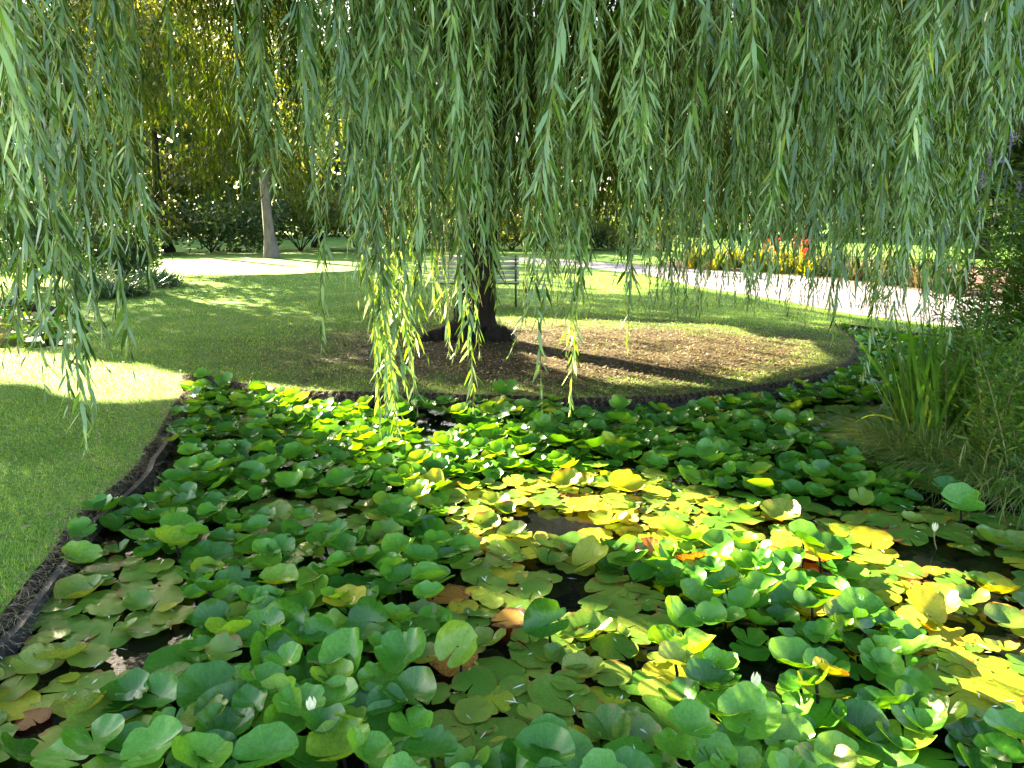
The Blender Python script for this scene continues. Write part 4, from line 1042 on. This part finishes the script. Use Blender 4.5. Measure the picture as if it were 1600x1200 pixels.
ZN = [([(-60, 850), (320, 850), (320, 1000), (-60, 1000)], "beside the grassy near bank"), ([(-60, 1000), (240, 1000), (240, 1260), (-60, 1260)], "in the pond corner with floating dead leaves"),
      ([(240, 1000), (480, 1000), (480, 1260), (240, 1260)], "near the white bud at the bottom"), ([(480, 1000), (700, 1000), (700, 1260), (480, 1260)], "in the tall glossy clump at the bottom centre"),
      ([(700, 1000), (960, 1000), (960, 1260), (700, 1260)], "among the flat spotted pads at the bottom centre"), ([(960, 1000), (1260, 1000), (1260, 1260), (960, 1260)], "around the closed bud at the bottom"),
      ([(1260, 1000), (1660, 1000), (1660, 1260), (1260, 1260)], "by the striped sun streak in the corner"), ([(320, 850), (640, 850), (640, 1000), (320, 1000)], "in the middle of the raised clump"),
      ([(640, 850), (960, 850), (960, 1000), (640, 1000)], "just below the open dark water"), ([(960, 880), (1250, 880), (1250, 1000), (960, 1000)], "below the orange pads in the sun band"),
      ([(1250, 880), (1660, 880), (1660, 1000), (1250, 1000)], "along the sun band's lower reach"), ([(640, 740), (960, 740), (960, 850), (640, 850)], "above the open dark water in the sun"),
      ([(960, 740), (1330, 740), (1330, 880), (960, 880)], "at the middle of the sun band"), ([(1330, 740), (1660, 740), (1660, 880), (1330, 880)], "between the sedge mounds and dark water"),
      ([(0, 640), (320, 640), (320, 850), (0, 850)], "beside the bright reflection by the near bank"), ([(320, 740), (640, 740), (640, 850), (320, 850)], "behind the raised clump in shade"),
      ([(280, 560), (640, 560), (640, 740), (280, 740)], "under the hanging willow tips"), ([(640, 560), (1000, 560), (1000, 740), (640, 740)], "off the willow's soil bank"), ([(1000, 560), (1660, 560), (1660, 740), (1000, 740)], "in the shade beside the reeds")]
keyed = {}
for i in top:
    p = pads[i]
    me = pad_data(p[3], p[4], int(rng.integers(0, 12)))
    o = bpy.data.objects.new("lily_pad", me); COL.objects.link(o)
    o.matrix_world = pad_matrix(p); bpy.context.view_layer.update() if False else None
    if p[2] - WZ > .06:
        s_ = bpy.data.objects.new("stalk", stalk_me); COL.objects.link(s_); s_.parent = o
        hgt_ = (p[2] - WZ + .05) / p[5]
        m3 = pad_matrix(p); 
        s_.matrix_basis = Matrix(m3.to_3x3().inverted().to_4x4()) @ Matrix.Diagonal((1, 1, (p[2] - WZ + .06), 1))
    u, v, _ = to_px(np.array([p[0], p[1], p[2]])); u, v = float(u[0]), float(v[0])
    z_ = "out in the pond"
    for poly, nm in ZN:
        if in_poly(np.array([u]), np.array([v]), poly)[0]: z_ = nm; break
    keyed.setdefault((sizew(p[5]), colw[p[4]], posew[p[3]], z_), []).append((u, o))
ordn = ["leftmost", "second", "third", "fourth", "fifth", "sixth"]
for (s_, c_, po, z_), lst in keyed.items():
    lst.sort(key=lambda t: t[0])
    for q_, (u, o) in enumerate(lst):
        lb = f"{s_} {c_} {po} pad {z_}"
        if 1 < len(lst) <= 6:
            lb = f"{c_} {po} pad, {s_}, {z_}"
            w_ = ordn[q_] if q_ < len(lst) - 1 else "rightmost"
            room = 16 - len(lb.split())
            lb = f"{w_} {s_} {c_} {po} pad {z_}"
        tag(o, lb, "lily pad", f"{s_} {c_} {po} pads {z_}" if len(lst) > 1 else "lily pads on the pond")
# the rest in one object, plus the second pond's
VV, QQ, TT, UU, MI = [], [], [], [], []
nv = 0; mats = ['pad_green', 'pad_flat', 'pad_yellow', 'pad_orange']
restp = [pads[i] for i in rest]
for _ in range(900):
    x, y = rng.uniform(-16, -4), rng.uniform(7.5, 17)
    if in_poly(np.array([x]), np.array([y]), BANK2)[0]: restp.append([x, y, WZ + .02 + rng.random() * .05, 'cup' if rng.random() < .4 else 'flat', 'pad_green' if rng.random() < .6 else 'pad_flat', rng.uniform(.1, .15), rng.uniform(0, 6), R(rng.uniform(0, 14)), rng.uniform(0, 6), False])
for p in restp:
    V, pl, uv = VARS[p[3]][int(rng.integers(0, 12))]
    m4 = np.array(pad_matrix(p)); V2 = V @ m4[:3, :3].T + m4[:3, 3]
    VV.append(V2); UU.append(uv); QQ.append(pl[0] + nv); TT.append(pl[1] + nv); nv += len(V)
    MI.append((mats.index(p[4]), len(pl[0]), len(pl[1])))
o = mesh_obj("lily_pads", np.concatenate(VV), [np.concatenate(QQ), np.concatenate(TT)], [M[k_] for k_ in mats], uv=np.concatenate(UU))
mi = np.concatenate([np.full(a_, m_i) for m_i, a_, b_ in MI] + [np.full(b_, m_i) for m_i, a_, b_ in MI]).astype(np.int32)
if len(mi) == len(o.data.polygons): o.data.polygons.foreach_set("material_index", mi)
tag(o, "smaller and farther lily pads filling the pond", kind="stuff")
print("pads", len(pads), "front", nf_, "strands", cnt)

# pale fallen willow leaves on pads and water
n = 1500
sel = rng.integers(0, len(pads), n)
P = np.array([[pads[i][0], pads[i][1], pads[i][2]] for i in sel]) + np.column_stack([rng.normal(0, .06, n), rng.normal(0, .06, n), np.full(n, .018)])
flatm = np.array([pads[i][3] == 'flat' for i in sel]); P = P[flatm]; n = len(P); a = rng.uniform(0, 6.28, n)
V, pl = kite_arrays(P, np.stack([np.cos(a), np.sin(a), rng.normal(0, .08, n)], 1), np.column_stack([rng.normal(0, .25, n), rng.normal(0, .25, n), np.ones(n)]), rng.uniform(.025, .06, n), rng.uniform(.005, .009, n))
tag(mesh_obj("fallen_willow_leaves", V, pl, M['sliver'], smooth=False), kind="stuff")

# buds
def bud(u, v, zt, h, r, label, opening=.25):
    p = px(u, v, WZ + zt)
    t = empty("water_lily_bud", (p[0], p[1], p[2])); tag(t, label, "flower bud", "water lily buds")
    m_ = MB(); s_ = np.linspace(0, 1, 5); m_.tube(np.stack([.03 * s_ ** 2, -.02 * s_ ** 2, -(zt + .03) * s_], 1), .004, 5); m_.obj("stalk", M['twig'], t)
    for k_ in range(6):
        a_ = k_ * math.pi / 3; f = np.linspace(0, 1, 6); rr = r * (.35 + np.sin(f * 2.6) * (.75 + opening * f))
        wd = r * .62 * np.sin(np.clip(f * 2.9 + .25, 0, math.pi)); c = np.stack([np.cos(a_) * rr, np.sin(a_) * rr, h * f], 1); s3 = np.array([-math.sin(a_), math.cos(a_), 0])
        Vb = np.concatenate([c + s3 * wd[:, None], c - s3 * wd[:, None]]); i = np.arange(5)[:, None]
        m_ = MB(); m_.add(Vb, [np.concatenate([i + [0, 1, 7, 6]])]); m_.obj("petal", M['bud'], t)
bud(487, 1112, .14, .055, .013, "half open white bud standing among the tall glossy pads")
bud(1180, 1075, .14, .06, .014, "closed cream bud over dark water near the bottom", 0)
bud(1460, 830, .1, .05, .013, "small closed bud at the dark water beyond the sun band", 0)
bud(1343, 945, .14, .05, .014, "yellowish closed bud lit by the sun band", 0)
bud(1276, 1045, .08, .045, .013, "tiny closed bud low beside the dark water, bottom corner", 0)
